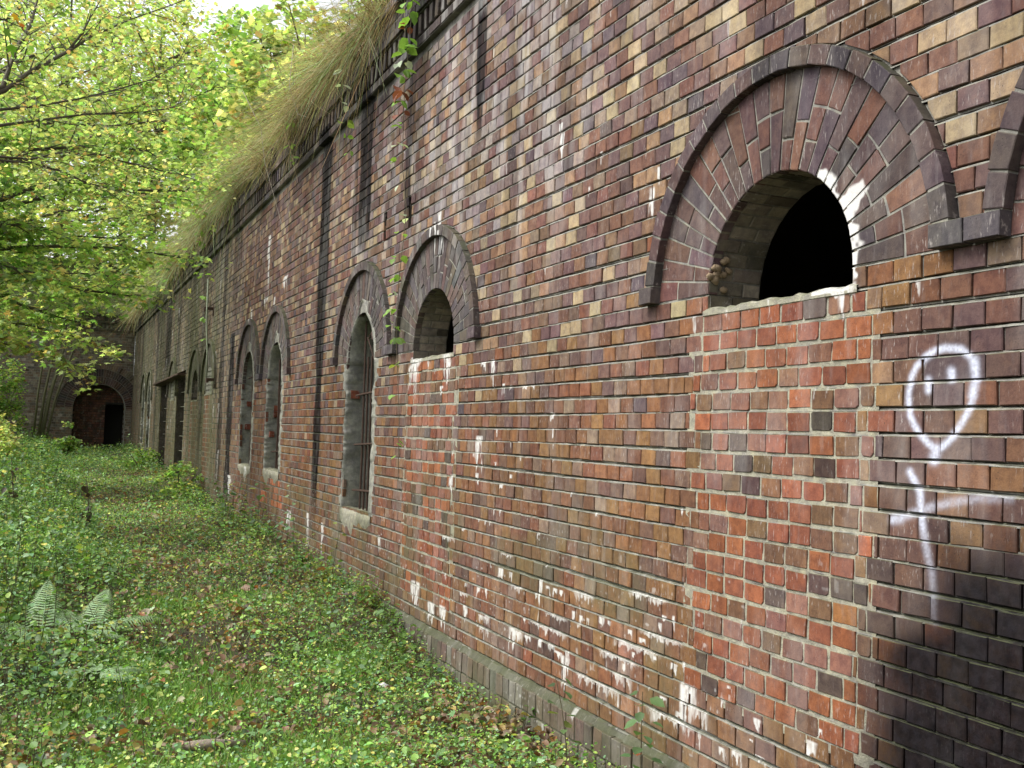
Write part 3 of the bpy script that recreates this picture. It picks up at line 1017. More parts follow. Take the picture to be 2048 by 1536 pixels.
    if W_['t'] == 'tall':
        # broken opening smeared with cement: one rough sheet up the left side, over the top and down the right side
        path = []
        n_s = 90
        for i in range(n_s):
            z = W_['sill'] + (ZC - W_['sill']) * i / n_s
            path.append((1, z, None))
        for i in range(31):
            path.append((0, None, PI * i / 30))
        for i in range(n_s):
            z = ZC - (ZC - W_['sill']) * (i + 1) / n_s
            path.append((-1, z, None))
        V = []
        cols = (('lip', .0), ('edge', .0), (.02, 0), (.07, 0), (.13, 0), (.2, 0), (DEP, 0))
        sdq = wi * 17.3
        for i, (sd, z, t) in enumerate(path):
            if t is None:
                row = int(round((z - JZ) / PV))
                base = np.array((c + sd * (RO + .025), z))
                nrm = np.array((sd, 0.0))
            else:
                bumpy = .13 * math.exp(-((t - PI / 2) / .22) ** 2)
                base = np.array(polar(c, RO + bumpy, t))
                nrm = np.array((math.cos(t), math.sin(t)))
            lipw = .008 + (.20 * max(0, tn(i * .17, sdq) - .30) + .05 * tn(i * .9, sdq + 5)) * (1 if t is None else .25)
            edge = nrm * (.03 * (tn(i * .6, sdq + 7) - .5) + .06 * (tn(i * .13, sdq + 2) - .5)) * (1 if t is None else .3)
            for j, cc in enumerate(cols):
                if cc[0] == 'lip':
                    p = base + edge + nrm * (lipw + .012)
                    V.append((p[0], p[1], -.004))
                elif cc[0] == 'edge':
                    p = base + edge + nrm * .002
                    V.append((p[0], p[1], .006 + .006 * tn(i * .7, sdq + 3)))
                else:
                    am = (tn(i * .06 + 5, cc[0] * 5 + sdq) - .5) * .05 + (tn(i * .16, cc[0] * 30 + sdq) - .5) * .022 + (tn(i * .97, cc[0] * 60 + sdq) - .5) * .010
                    p = base + edge * max(0, 1 - cc[0] / .08) + nrm * (am * min(1, cc[0] / .05) + .0)
                    V.append((p[0], p[1], -cc[0]))
        nc = len(cols)
        q = MB()
        q.add(wmap(V), [(i * nc + j, (i + 1) * nc + j, (i + 1) * nc + j + 1, i * nc + j + 1) for i in range(len(path) - 1) for j in range(nc - 1)])
        q.build('reveal', M_CEM, part, True)
        for _ in range(3 if c > 12 else 1):     # bare brick ends left in the plaster
            q = MB()
            z = JZ + PV * R_.randrange(int((W_['sill'] - JZ) / PV) + 2, 5) - BH
            d0 = R_.uniform(.02, .12)
            q.box((d0, c + RO - .004, z + E), (d0 + R_.uniform(.06, .11), c + RO + .07, z + BH + E), rc((.24, .085, .055), .2), .006)
            q.build('bare_brick', M_BRICK, part)
        q = MB()
        N = 18
        V = []
        a, b = c - RO - .06, c + RO + .06
        for i in range(N + 1):
            s = a + (b - a) * i / N
            j = R_.uniform(-.012, .012)
            drop = .02 + .20 * tn(i * .45, sdq + 9) * math.sin(PI * min(1, (i + 2) / (N + 4))) + .05 * tn(i * 1.7, sdq)
            for n_, z in ((-.004, -drop - .02), (.004, -drop), (.007, -.05 + j), (.003, j * .7), (-.06, .012 + j), (-.15, .01 - j), (-.29, 0)):
                V.append((s, W_['sill'] + z, n_))
        q.add(wmap(V), [(i * 7 + j, (i + 1) * 7 + j, (i + 1) * 7 + j + 1, i * 7 + j + 1) for i in range(N) for j in range(6)])
        q.build('sill', M_PATCHM, part, True)
    # bricked-up lower part with its own flush mortar
    if W_['foot'] < W_['sill'] - .1:
        zt, zb = W_['sill'] - .03, W_['foot']
        hw = .59
        N = 24 if not far else 6
        Mr = int((zt - zb) / .03) if not far else 8
        V = [(c - hw + 2 * hw * i / N, zb + (zt - zb) * j / Mr, -.0022 + R_.uniform(-.0018, .0018)) for j in range(Mr + 1) for i in range(N + 1)]
        q = MB()
        q.add(wmap(V), [(j * (N + 1) + i, j * (N + 1) + i + 1, (j + 1) * (N + 1) + i + 1, (j + 1) * (N + 1) + i) for j in range(Mr) for i in range(N)])
        inf = q.build('blocked_opening', M_PATCHM, wall)
        tag(inf, 'lower window half closed with newer orange red bricks')
        q = MB()
        k = 0
        z = zt
        while z - .06 > zb - .02:
            hgt = BH - .004
            lo_, hi_ = c - .497 - tooth(c, -1, 5 - k), c + .497 + tooth(c, 1, 5 - k)
            s = lo_
            first = k % 2 == 0
            while s < hi_ - .03:
                wd = (.118 if not first else .062) + R_.uniform(-.008, .008)
                first = False
                a, b = s, (s + wd if hi_ - s - wd > .04 else hi_)
                s += wd + R_.uniform(.007, .014)
                j = R_.uniform(-.004, .004)
                col = rc(wpick(P_INF), .14)
                if b - a < .03:
                    continue
                cr = R_.choice((.002, .003, .004, .004, .010))
                poly = [(a + cr, z - hgt + j), (b - cr * R_.random(), z - hgt + j), (b, z - hgt + j + cr), (b, z + j - cr * .5), (b - cr * .5, z + j), (a + cr * .6, z + j), (a, z + j - cr * .6), (a, z - hgt + j + cr)]
                if sub:
                    single('patch_brick', poly, col, inf, .0012 + abs(R_.gauss(0, .0018)), .03, jit=.0022, bev=.002)
                else:
                    V, F = brick_geo([(a, z - hgt), (b, z - hgt), (b, z), (a, z)], 0, .03, bev=0)
                    q.add(wmap(V), F, col)
            k += 1
            z -= PV + R_.uniform(-.0015, .0015)
        if not sub:
            tag(q.build('patch_brick', M_BRICK, inf), kind='stuff')

# sides of the slots and doors, dark chamber behind
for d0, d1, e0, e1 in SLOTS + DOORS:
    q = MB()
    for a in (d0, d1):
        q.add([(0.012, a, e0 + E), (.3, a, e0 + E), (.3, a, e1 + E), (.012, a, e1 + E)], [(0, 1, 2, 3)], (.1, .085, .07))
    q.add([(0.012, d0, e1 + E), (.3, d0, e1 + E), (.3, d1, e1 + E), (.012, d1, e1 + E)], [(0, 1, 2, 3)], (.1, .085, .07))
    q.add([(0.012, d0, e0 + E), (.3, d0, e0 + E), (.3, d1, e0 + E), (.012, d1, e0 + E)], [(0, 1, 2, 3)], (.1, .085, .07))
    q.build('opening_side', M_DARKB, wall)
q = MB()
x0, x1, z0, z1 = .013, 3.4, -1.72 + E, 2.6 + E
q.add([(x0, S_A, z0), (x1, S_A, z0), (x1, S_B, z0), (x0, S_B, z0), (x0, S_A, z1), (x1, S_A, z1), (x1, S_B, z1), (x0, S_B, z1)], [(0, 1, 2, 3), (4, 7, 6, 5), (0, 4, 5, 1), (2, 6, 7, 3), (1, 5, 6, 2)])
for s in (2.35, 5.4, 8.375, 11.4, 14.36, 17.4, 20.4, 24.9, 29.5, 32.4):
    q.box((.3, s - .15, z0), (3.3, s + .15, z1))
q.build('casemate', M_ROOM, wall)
# iron doors' battens seen in the tall dark openings
for d0, d1, e0, e1 in DOORS:
    for i in range(7):
        z = e0 + .35 + i * .33
        q = MB()
        q.box((.10, d0, z + E), (.115, d1, z + .012 + E), (1, 1, 1))
        q.build('door_bar', M_MORTAR, wall)

# ---- plinth: ledge and upright bricks
q = MB()
V = []
yy = np.linspace(S_A, 20, 420)
for s in yy:
    j = R_.uniform(-.007, .007) + .012 * (tn(s * 2.7, 3.3) - .5)
    for n_, z in ((-.01, -1.432), (.008 + j, -1.446 + j), (.032 + j, -1.480 + j), (.032, -1.9)):
        V.append((s, z, n_))
q.add(wmap(V), [(i * 4 + j, (i + 1) * 4 + j, (i + 1) * 4 + j + 1, i * 4 + j + 1) for i in range(len(yy) - 1) for j in range(3)])
q.build('plinth', masonry('worn_ledge', (.115, .11, .09), rough=.95, grain=1.0, speck=False, wash=.5, dirt=.3), wall)
q = MB()
for zt, hh in ((-1.475, .125), (-1.61, .125), (-1.745, .11)):
    s = S_A
    while s < 13:
        w = .097 + R_.gauss(0, .004)
        V, F = brick_geo([(s, zt - hh), (s + w - .009, zt - hh), (s + w - .009, zt), (s, zt)], .040 + R_.gauss(0, .002), .03)
        q.add(wmap(V), F, rc(wpick([(3, (.15, .10, .08)), (3, (.15, .125, .105)), (2, (.12, .08, .07)), (1, (.24, .22, .19))]), .15))
        s += w
tag(q.build('plinth_brick', M_BRICK, wall), kind='stuff')

# ---- cornice
q, dn, bd = MB(), MB(), MB()


def course(mbx, z0_, z1_, n_, length, gap, pal, s0=S_A, s1=S_B, dep=.05, bev=.006):
    s = s0 + R_.uniform(0, .05)
    while s < s1:
        b = min(s + length - gap, s1)
        V, F = brick_geo([(s, z0_), (b, z0_), (b, z1_), (s, z1_)], n_ + R_.gauss(0, .002), dep, bev)
        mbx.add(wmap(V), F, rc(wpick(pal), .15))
        s += length


P_COR = [(4, (.10, .085, .075)), (3, (.13, .10, .08)), (2, (.17, .14, .11)), (1, (.07, .06, .065))]
course(q, 3.155, 3.222, .045, .26, .010, P_COR)
course(dn, 3.245, 3.41, .048, .135, .068, P_COR, dep=.03)
course(bd, 3.425, 3.492, .075, .26, .010, P_COR)
course(bd, 3.508, 3.575, .06, .135, .010, P_COR)
course(bd, 3.595, 3.66, .06, .135, .010, P_COR)
course(bd, 3.675, 3.755, .115, .11, .009, P_COR)
tag(q.build('string_course', M_BRICK, wall), kind='stuff')
tag(dn.build('dentil', M_BRICK, wall), kind='stuff')
tag(bd.build('coping', M_BRICK, wall), kind='stuff')
q = MB()
prof = ((3.148, -.01), (3.15, .036), (3.232, .036), (3.242, -.022), (3.415, -.022), (3.418, .05), (3.5, .062), (3.505, .05), (3.668, .05), (3.67, .10), (3.75, .10), (3.76, -.6))
V = [(s, z, n_) for s in np.linspace(S_A, S_B, 60) for z, n_ in prof]
n = len(prof)
q.add(wmap(V), [(i * n + j, (i + 1) * n + j, (i + 1) * n + j + 1, i * n + j + 1) for i in range(59) for j in range(n - 1)])
q.build('cornice', M_MORTAR, wall)
q = MB()
q.box((-.005, S_A - .3, -.2), (3.4, S_A, 3.7 + E))
q.build('wall_end', M_BRICK, wall)
# a lump of dried mud stuck in the big window's reveal
q = MB()
for i in range(18):
    x_, z_ = .055 + .028 * R_.gauss(0, 1), .755 + .035 * R_.gauss(0, 1)
    r_ = R_.uniform(.010, .018)
    y_ = 3.338 + math.sqrt(max(.01, RO ** 2 - max(0, z_ - ZC) ** 2)) - .004
    q.tube([(x_ - r_, y_, z_ + E), (x_ - r_ * .5, y_ - r_ * .35, z_ + E + .004), (x_ + r_ * .5, y_ - r_ * .35, z_ + E), (x_ + r_, y_, z_ + E - .004)], [r_ * .4, r_ * .95, r_, r_ * .4], 6)
q.build('mud_lump', plain('dried_mud', (.34, .25, .15), (.22, .16, .10), 60, .95, .8), wall, True)

# ------------------------------------------------------------------ far wall across the end
YF = 38.0
farw = empty('end_wall', (0, 0, 0))
tag(farw, 'dark brick wall across the far end with a round arched doorway', 'brick wall', kind='thing')
fm = lambda V: [(a, YF - n_, b) for a, b, n_ in V]
FC, FS = -1.05, 2.16            # arch centre and springing (world)
q = MB()
k = 0
z = .2
while z < 4.83:
    x = -9 + (k % 2) * .0635
    while x < -.02:
        a, b = x, min(x + BW, -.02)
        poly = [(a, z), (b, z), (b, z + BH), (a, z + BH)]
        m, zm = (a + b) / 2, z + BH / 2
        x += PH
        if zm > FS:
            dx, dz = m - FC, zm - FS
            L = math.hypot(dx, dz) + 1e-6
            if L < 1.7:
                poly = clip(poly, FC + dx / L * 1.58, FS + dz / L * 1.58, dx / L, dz / L)
        elif abs(m - FC) < 1.0:
            sd = 1 if m > FC else -1
            poly = clip(poly, FC + sd * .84, zm, sd, 0)
        if len(poly) < 3 or area(poly) < .001:
            continue
        V, F = brick_geo(poly, R_.gauss(0, .002), .03, bev=0)
        q.add(fm(V), F, rc(wpick(P_FAR), .2))
    z += PV
    k += 1
tag(q.build('brick', M_FARB, farw), kind='stuff')
q = MB()
for r0, r1, nn, hh, pal in ((.85, 1.10, 38, .0, P_ARCH), (1.11, 1.36, 48, .004, P_HOOD), (1.375, 1.575, 60, .03, P_FAR)):
    for i in range(nn):
        t0, t1 = PI * i / nn, PI * (i + 1) / nn
        g = .008
        poly = [(FC + r * math.cos(t + s_ * g / 2 / r), FS + r * math.sin(t + s_ * g / 2 / r)) for r, t, s_ in ((r0, t0, 1), (r1, t0, 1), (r1, t1, -1), (r0, t1, -1))]
        V, F = brick_geo(poly, hh, .03, bev=0)
        q.add(fm(V), F, tuple(x * .9 for x in rc(wpick(pal), .2)))
tag(q.build('voussoir', M_FARB, farw), kind='stuff')
q = MB()                           # backing with the arch cut out
nA = 24
arc = [(FC + .84 * math.cos(PI * i / nA), FS + .84 * math.sin(PI * i / nA)) for i in range(nA + 1)]
for i in range(nA):
    (a0, b0), (a1, b1) = arc[i], arc[i + 1]
    q.add(fm([(a0, b0, -.012), (a1, b1, -.012), (a1, 5.4, -.012), (a0, 5.4, -.012)]), [(0, 1, 2, 3)])
    q.add(fm([(a0, b0, -.012), (a1, b1, -.012), (a1, b1, -1.1), (a0, b0, -1.1)]), [(0, 1, 2, 3)])
for a, b in ((-9, FC - .84), (FC + .84, 0)):
    q.add(fm([(a, 0, -.012), (b, 0, -.012), (b, 5.4, -.012), (a, 5.4, -.012)]), [(0, 1, 2, 3)])
for sd in (-1, 1):
    x = FC + sd * .84
    q.add(fm([(x, 0, -.012), (x, 0, -1.1), (x, FS, -1.1), (x, FS, -.012)]), [(0, 1, 2, 3)])
q.build('mortar', M_CEM, farw)
q = MB()                           # closing wall inside the arch with a doorway
z, k = .4, 0
while z < 3.1:
    x = FC - .84 + (k % 2) * .06
    while x < FC + .84:
        a, b = x, min(x + BW, FC + .84)
        x += PH
        if b > -.84 and a < -.30 and z < 2.33:
            if a > -.84:
                continue
            b = min(b, -.84)
        if b - a < .02:
            continue
        V, F = brick_geo([(a, z), (b, z), (b, z + BH), (a, z + BH)], 0, .03, bev=0)
        q.add(fm([(p, r, n_ - .55) for p, r, n_ in V]), F, rc(wpick([(3, (.13, .062, .045)), (2, (.10, .055, .045)), (1, (.09, .065, .05))]), .2))
    z += PV
    k += 1
tag(q.build('infill_brick', M_FARB, farw), kind='stuff')
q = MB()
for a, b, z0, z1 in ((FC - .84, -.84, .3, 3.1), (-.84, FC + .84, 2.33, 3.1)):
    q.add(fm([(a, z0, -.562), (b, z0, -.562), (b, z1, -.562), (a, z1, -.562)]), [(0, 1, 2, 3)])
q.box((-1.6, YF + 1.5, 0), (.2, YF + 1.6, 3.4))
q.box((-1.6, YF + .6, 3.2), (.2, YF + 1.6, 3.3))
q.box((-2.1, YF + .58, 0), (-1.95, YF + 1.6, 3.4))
q.build('doorway', plain('passage_shade', (.03, .027, .024), (.02, .018, .016), 3, .95), farw)  # near-black colour paints in the shade inside the doorway
q = MB()
s = -9
for z0, z1, n_, ln in ((4.855, 4.922, .045, .26), (5.125, 5.192, .075, .26), (5.2, 5.36, .06, .135), (5.375, 5.455, .115, .11), (4.945, 5.11, .045, .135)):
    s = -9
    while s < -.05:
        b = min(s + ln - (.068 if n_ == .045 and ln == .135 else .01), -.03)
        V, F = brick_geo([(s, z0), (b, z0), (b, z1), (s, z1)], n_, .05, bev=0)
        q.add(fm(V), F, rc(wpick(P_COR), .15))
        s += ln
q.build('cornice', M_FARB, farw)

# ------------------------------------------------------------------ iron bars in the tall windows
BL = ['rusty iron bars inside the tall broken window nearest the camera', 'iron bars in the right one of the two narrow tall windows', 'iron bars in the left one of the two narrow tall windows']
for (c, sill, offs, hz, lab) in ((9.36, -.76, (-.05, .07, .19), (.36, -.12, -.56), BL[0]), (13.37, -.55, (.06, .17), (-.3,), BL[1]), (15.33, -.56, (.14,), (.75,), BL[2])):
    g = empty('window_grille', (.10, c, sill + E))
    tag(g, lab, 'window bars')
    for o_ in offs:
        q = MB()
        top = (1.05 if c < 10 else .9) - (.35 if o_ < .1 else 0)
        y = o_
        q.tube([(0, y, -.01), (.004, y + .004, .5), (-.004, y - .003, top - sill)], .0095 if c < 10 else .012, 6)
        q.build('bar', M_IRON, g)
    for z in hz:
        q = MB()
        q.tube([(-.01, -.4, z - sill + .01), (-.012, -.15, z - sill), (-.014, .22, z - sill - .012), (-.02, .38, z - sill - .02)], .011, 5)
        q.build('cross_bar', M_IRON, g)
    if c < 10:
        q = MB()
        q.tube([(-.01, .10, 1.62), (-.03, -.1, 1.68), (-.05, -.2, 1.60)], .008, 5)
        q.tube([(-.04, .0, 1.64), (-.02, -.2, 1.4), (0, -.36, 1.25)], .006, 5)
        q.tube([(0, -.38, .9), (0, -.2, 1.1)], .008, 5)
        q.build('wire', M_IRON, g)
# ledge over the doors, brackets, cable
q = MB()
a0, a1 = 22.9, 28.6
V = []
for s in np.linspace(a0, a1, 20):
    zz = 1.10 - .06 * (s - a0) / (a1 - a0)
    for n_, z in ((-.02, .03), (.17, .0), (.17, -.03), (-.02, -.06)):
        V.append((s, zz + z + R_.uniform(-.006, .006), n_))
q.add(wmap(V), [(i * 4 + j, (i + 1) * 4 + j, (i + 1) * 4 + (j + 1) % 4, i * 4 + (j + 1) % 4) for i in range(19) for j in range(4)] + [(3, 2, 1, 0), (76, 77, 78, 79)])
tag(q.build('door_canopy', M_IRON, None), 'rusty brown iron ledge jutting from the far wall over the tall dark doors', 'canopy')
for s, z, lab in ((19.2, 2.12, 'rusty iron bracket high on the mossy stretch of wall'), (18.5, .80, 'broken reddish iron bracket below the hanging cable')):
    g = empty('wall_bracket', (0, s, z + E))
    tag(g, lab, 'bracket')
    q = MB()
    q.box((-.16, -.03, -.02), (.0, .03, .03))
    q.box((-.17, -.05, -.05), (-.13, .05, .02))
    q.build('arm', M_IRON, g)
    q = MB()
    q.box((-.012, -.06, -.12), (.0, .06, .08))
    q.build('back_plate', M_IRON, g)
q = MB()
q.tube([(-.16, 18.9, 2.62 + E), (-.17, 18.8, 1.9 + E), (-.15, 18.65, 1.3 + E), (-.16, 18.5, .84 + E)], .014, 6)
tag(q.build('hanging_cable', plain('grey_cable', (.25, .27, .2), (.15, .18, .1), 20, .7), None, True), 'thin grey cable hanging down the mossy wall between two brackets', 'cable')

# ------------------------------------------------------------------ undergrowth
PAL_G = [(26, (.075, .15, .03)), (24, (.12, .22, .045)), (16, (.085, .165, .075)), (14, (.19, .27, .06)), (8, (.045, .09, .025)), (7, (.30, .30, .08)), (6, (.18, .27, .15))]
PAL_LIT = [(28, (.18, .115, .065)), (26, (.29, .20, .12)), (14, (.10, .07, .045)), (14, (.36, .29, .19)), (9, (.32, .15, .05)), (9, (.36, .30, .09))]


def left_edge(y):
    return -2.75 - .045 * y - .35


def spots(n, y0, y1, x1=-.05, pw=1.0):
    y = y0 * (y1 / y0) ** (G.random(n) ** pw)
    lo = left_edge(y)
    x = lo + (x1 - lo) * G.random(n)
    return x, y


def gzv(x, y):
    return np.array([gz(a, b) for a, b in zip(x, y)])


def grnoise(x, y, f, o=0):
    return np.array([tn(a * f + o, b * f + o * .7) for a, b in zip(x, y)])


# low leafy cover
x, y = spots(165000, 4.1, 37.6)
bare = np.exp(-((x + 1.35 - .012 * y) / .36) ** 2) * ((y > 8) & (y < 26)) * .5 * np.clip(grnoise(x, y, .9, 13) * 2.2 - .3, 0, 1) + np.exp(-((x + .12) / .25) ** 2) * .35
lit_n = grnoise(x, y, 1.3, 3)
patches = [(-1.68, 9.06, .35, .45), (-2.16, 6.34, .5, .5), (-1.62, 6.6, .45, .5), (-.61, 7.16, .28, .5), (-1.3, 5.4, .5, .4), (-2.2, 5.2, .4, .4), (-1.9, 7.4, .4, .4), (-.9, 9.5, .3, .5), (-2.6, 26, .6, 2.5), (-.5, 30, .4, 2), (-1.7, 5.0, .6, .4)]
pat = np.zeros(len(x))
for px, py, rx, ry in patches:
    pat = np.maximum(pat, np.exp(-((x - px) / rx) ** 2 - ((y - py) / ry) ** 2) * .72)
for px, py in ((-2.32, 8.05), (-2.62, 7.95), (-2.3, 6.95)):
    pat = np.maximum(pat, np.exp(-((x - px) / .35) ** 2 - ((y - py) / .4) ** 2) * .8)
keep = G.random(len(x)) > np.clip(np.maximum(bare, pat) + (lit_n - .55) * 1.5, 0, .93)
x, y = x[keep], y[keep]
tall = np.clip((-1.75 - .01 * y - x) / .7, 0, 1) * np.clip((y - 6.5) / 3, 0, 1)
h = .02 + .15 * G.random(len(x)) ** 1.9 * (.4 + 1.2 * grnoise(x, y, 2.1, 5)) + .16 * np.exp(-((x + .25) / .3) ** 2) * G.random(len(x)) * np.clip((y - 6.5) / 3, 0, 1) + tall * .42 * G.random(len(x)) ** 1.3 * (.5 + grnoise(x, y, .8, 9))
h += .10 * np.clip(grnoise(x, y, .9, 21) - .55, 0, 1) * G.random(len(x)) * 4 * (x < -.4)
P = np.stack([x, y, gzv(x, y) + h], 1)
size = (.010 + .018 * G.random(len(x)) ** 1.4 + .030 * (G.random(len(x)) < .05)) * (1 + np.clip(y - 8, 0, 30) * .035) * (1 + .5 * tall)
C = pick(PAL_G, len(x), .22)
C *= (.85 + .6 * grnoise(x, y, .7, 33))[:, None] * 1.6
o = link('ground_cover', leaves_np('ground_cover', P, size, C, L_OVAL, .62), M_GCOV)
tag(o, 'low leafy weeds covering the ground along the wall', kind='stuff')
# grass and moss patches
gx, gy = [], []
for px, py, rx, ry in patches:
    n = int(2700 * min(1, (rx * ry) / .2))
    gx.append(px + G.normal(0, rx * .6, n))
    gy.append(py + G.normal(0, ry * .6, n))
x, y = spots(3500, 4.2, 20)
gx, gy = np.concatenate(gx + [x]), np.concatenate(gy + [y])
k = (gx < -.06)
gx, gy = gx[k], gy[k]


def blades(name, P, L, v0, grav, wid, C, seg=4, curl=.12):
    n = len(P)
    t = np.linspace(0, 1, seg + 1)[None, :, None]
    L = np.asarray(L).reshape(n, 1, 1)
    c = P[:, None] + v0[:, None] * L * t + np.array((0, 0, -1.0)) * np.asarray(grav).reshape(n, 1, 1) * L * t * t
    c[:, :, 0:2] += G.normal(0, curl, (n, 1, 2)) * L * t ** 2
    a = G.uniform(0, PI, n)
    side = np.stack([np.cos(a), np.sin(a), np.zeros(n)], 1)[:, None] * np.asarray(wid).reshape(n, 1, 1) * (1 - .85 * t ** 1.5)
    V = np.empty((n, 2 * (seg + 1), 3))
    V[:, 0::2] = c - side
    V[:, 1::2] = c + side
    return np_mesh(name, V, 4, C, [(2 * i, 2 * i + 1, 2 * i + 3, 2 * i + 2) for i in range(seg)])


n = len(gx)
P = np.stack([gx, gy, gzv(gx, gy)], 1)
v0 = np.stack([G.normal(0, .35, n), G.normal(0, .35, n), np.ones(n)], 1)
o = link('grass', blades('grass', P, G.uniform(.05, .15, n), v0, G.uniform(.1, .7, n), np.full(n, .003) * (1 + gy * .04), pick([(5, (.17, .35, .055)), (3, (.24, .41, .09)), (3, (.11, .23, .045)), (2, (.34, .36, .14))], n), 3), M_GCOV)
tag(o, 'bright green grass and moss between the weeds', kind='stuff')
# fallen leaves
x, y = spots(32000, 4.2, 32)
keep = G.random(len(x)) < np.clip(.46 + np.exp(-((x + 1.3 - .012 * y) / .5) ** 2) * ((y > 7.5) & (y < 26)) * .7 * np.clip(grnoise(x, y, .9, 13) * 2.2 - .3, 0, 1) + np.exp(-((x + .25) / .4) ** 2) * .5 + (grnoise(x, y, 1.3, 3) - .55) * 1.2, 0, 1)
for px, py, rx, ry in patches:
    keep &= G.random(len(x)) > np.exp(-((x - px) / rx) ** 2 - ((y - py) / ry) ** 2) * .8
x, y = x[keep], y[keep]
P = np.stack([x, y, gzv(x, y) + .02 + .10 * G.random(len(x))], 1)
o = link('fallen_leaves', leaves_np('fallen_leaves', P, .018 + .048 * G.random(len(x)) ** 1.8 + .05 * (G.random(len(x)) < .035), pick(PAL_LIT, len(x), .25), L_OVAL, .55, fold=2.4), M_GCOV)
tag(o, 'scattered brown fallen leaves on the path and at the wall foot', kind='stuff')
# dark dry stalks
q = MB()
x, y = spots(260, 4.6, 24)
for a, b in zip(x, y):
    z = gz(a, b)
    L = R_.uniform(.12, .38)
    dx, dy = R_.gauss(0, .12), R_.gauss(0, .12)
    q.tube([(a, b, z), (a + dx * L * .5, b + dy * L * .5, z + L * .55), (a + dx * L * 1.3, b + dy * L, z + L)], [.0028, .0022, .0014], 4, rc(R_.choice([(.06, .045, .03), (.10, .09, .04), (.05, .04, .035)])), False)
tag(q.build('dry_stalks', M_STEM, None), 'thin dark dry stalks standing in the weeds', kind='stuff')

# taller herbs: stems carrying leaves at several heights, thick along the left edge
n = 3600
x, y = spots(n, 5.0, 36, pw=.9)
lf = np.clip((-1.7 - .012 * y - x) / .7, 0, 1) * np.clip((y - 5.5) / 3, .12, 1)
wf = np.exp(-((x + .18) / .2) ** 2) * np.clip((y - 6) / 4, 0, 1)
keep = G.random(n) < np.clip(np.maximum(lf, wf * .8) + .06, 0, 1)
x, y, lf = x[keep], y[keep], np.maximum(lf, wf * .7)[keep]
H = (.14 + .72 * lf * G.random(len(x)) ** 1.2) * (.6 + .8 * grnoise(x, y, .6, 50))
lean = G.normal(0, .18, (len(x), 2))
z0 = gzv(x, y)
hp, hs, hc = [], [], []
cst = pick(PAL_G, len(x), .15) * 1.35
for k in range(9):
    t = (k + 1.0) / 9
    a = k * 2.4 + G.uniform(0, 6, len(x))
    r = (.03 + .05 * (1 - t)) * (1 + y * .012)
    hp.append(np.stack([x + lean[:, 0] * H * t + r * np.cos(a), y + lean[:, 1] * H * t + r * np.sin(a), z0 + H * (.25 + .75 * t)], 1))
    hs.append((.03 + .035 * G.random(len(x))) * (1.2 - .5 * t) * (1 + y * .022))
    hc.append(cst * (1 + G.normal(0, .15, (len(x), 1))))
o = link('tall_herbs', leaves_np('tall_herbs', np.concatenate(hp), np.concatenate(hs), np.clip(np.concatenate(hc), .01, .8), L_OVAL, .5), M_GCOV)
tag(o, 'taller leafy herbs and nettles crowding the left side of the path', kind='stuff')
q = MB()
for a, b, h_, l_, zz_ in zip(x, y, H, lean, z0):
    q.tube([(a, b, zz_), (a + l_[0] * h_, b + l_[1] * h_, zz_ + h_)], [.0035, .0018], 3, (.10, .12, .04), False)
tag(q.build('herb_stems', M_STEM, None), 'thin stems of the taller herbs', kind='stuff')

# ---- curled big dead leaves, one by one
LV = {k: np_mesh('leaf_shape', t[0][None] * np.array((1, 1, 1.0)), 3, None, t[1]) for k, t in (('maple', L_MAPLE), ('oval', L_OVAL))}


def flat_mat(name, col, trans=.25):
    m = leafmat(name, trans)
    at = [n for n in m.node_tree.nodes if n.type == 'ATTRIBUTE'][0]
    oi = m.node_tree.nodes.new('ShaderNodeObjectInfo')
    for l in list(at.outputs['Color'].links):
        m.node_tree.links.new(oi.outputs['Color'], l.to_socket)
    return m


M_ONE = flat_mat('single_leaf', None, .38)
for m_ in LV.values():
    m_.materials.append(M_ONE)


def leaf_obj(name, kind, p, size, col, parent=None, az=None, tilt=.5, pitch=0.0, roll=0.0):
    o = bpy.data.objects.new(name, LV[kind])
    COL.objects.link(o)
    o.parent = parent
    o.location = p
    az = R_.uniform(0, 2 * PI) if az is None else az
    o.rotation_euler = (pitch + R_.gauss(0, tilt), roll + R_.gauss(0, tilt), az)
    o.scale = (size, size, size)
    o.color = (*col, 1)
    return o


for (x, y, s, col, lab) in ((-.76, 6.12, .13, (.36, .17, .06), 'large orange brown dead leaf lying near the wall foot'), (-1.54, 6.18, .10, (.34, .20, .05), 'ochre dead leaf standing up in the weeds'), (-1.30, 6.16, .11, (.38, .15, .03), 'bright rust orange dead leaf lying flat in the weeds'),
                            (-.62, 6.02, .12, (.17, .085, .07), 'dark curled purplish dead leaf close to the wall foot'), (-2.39, 5.98, .15, (.30, .17, .13), 'pinkish brown curled dead leaf in the grass at the lower left'), (-2.05, 5.85, .12, (.22, .18, .17), 'grey brown dead leaf on the bright grass')):
    o = leaf_obj('dead_leaf', 'maple', (x, y, gz(x, y) + .06), s, col, None, tilt=.35)
    tag(o, lab, 'leaf', 'big dead leaves lying in the weeds')
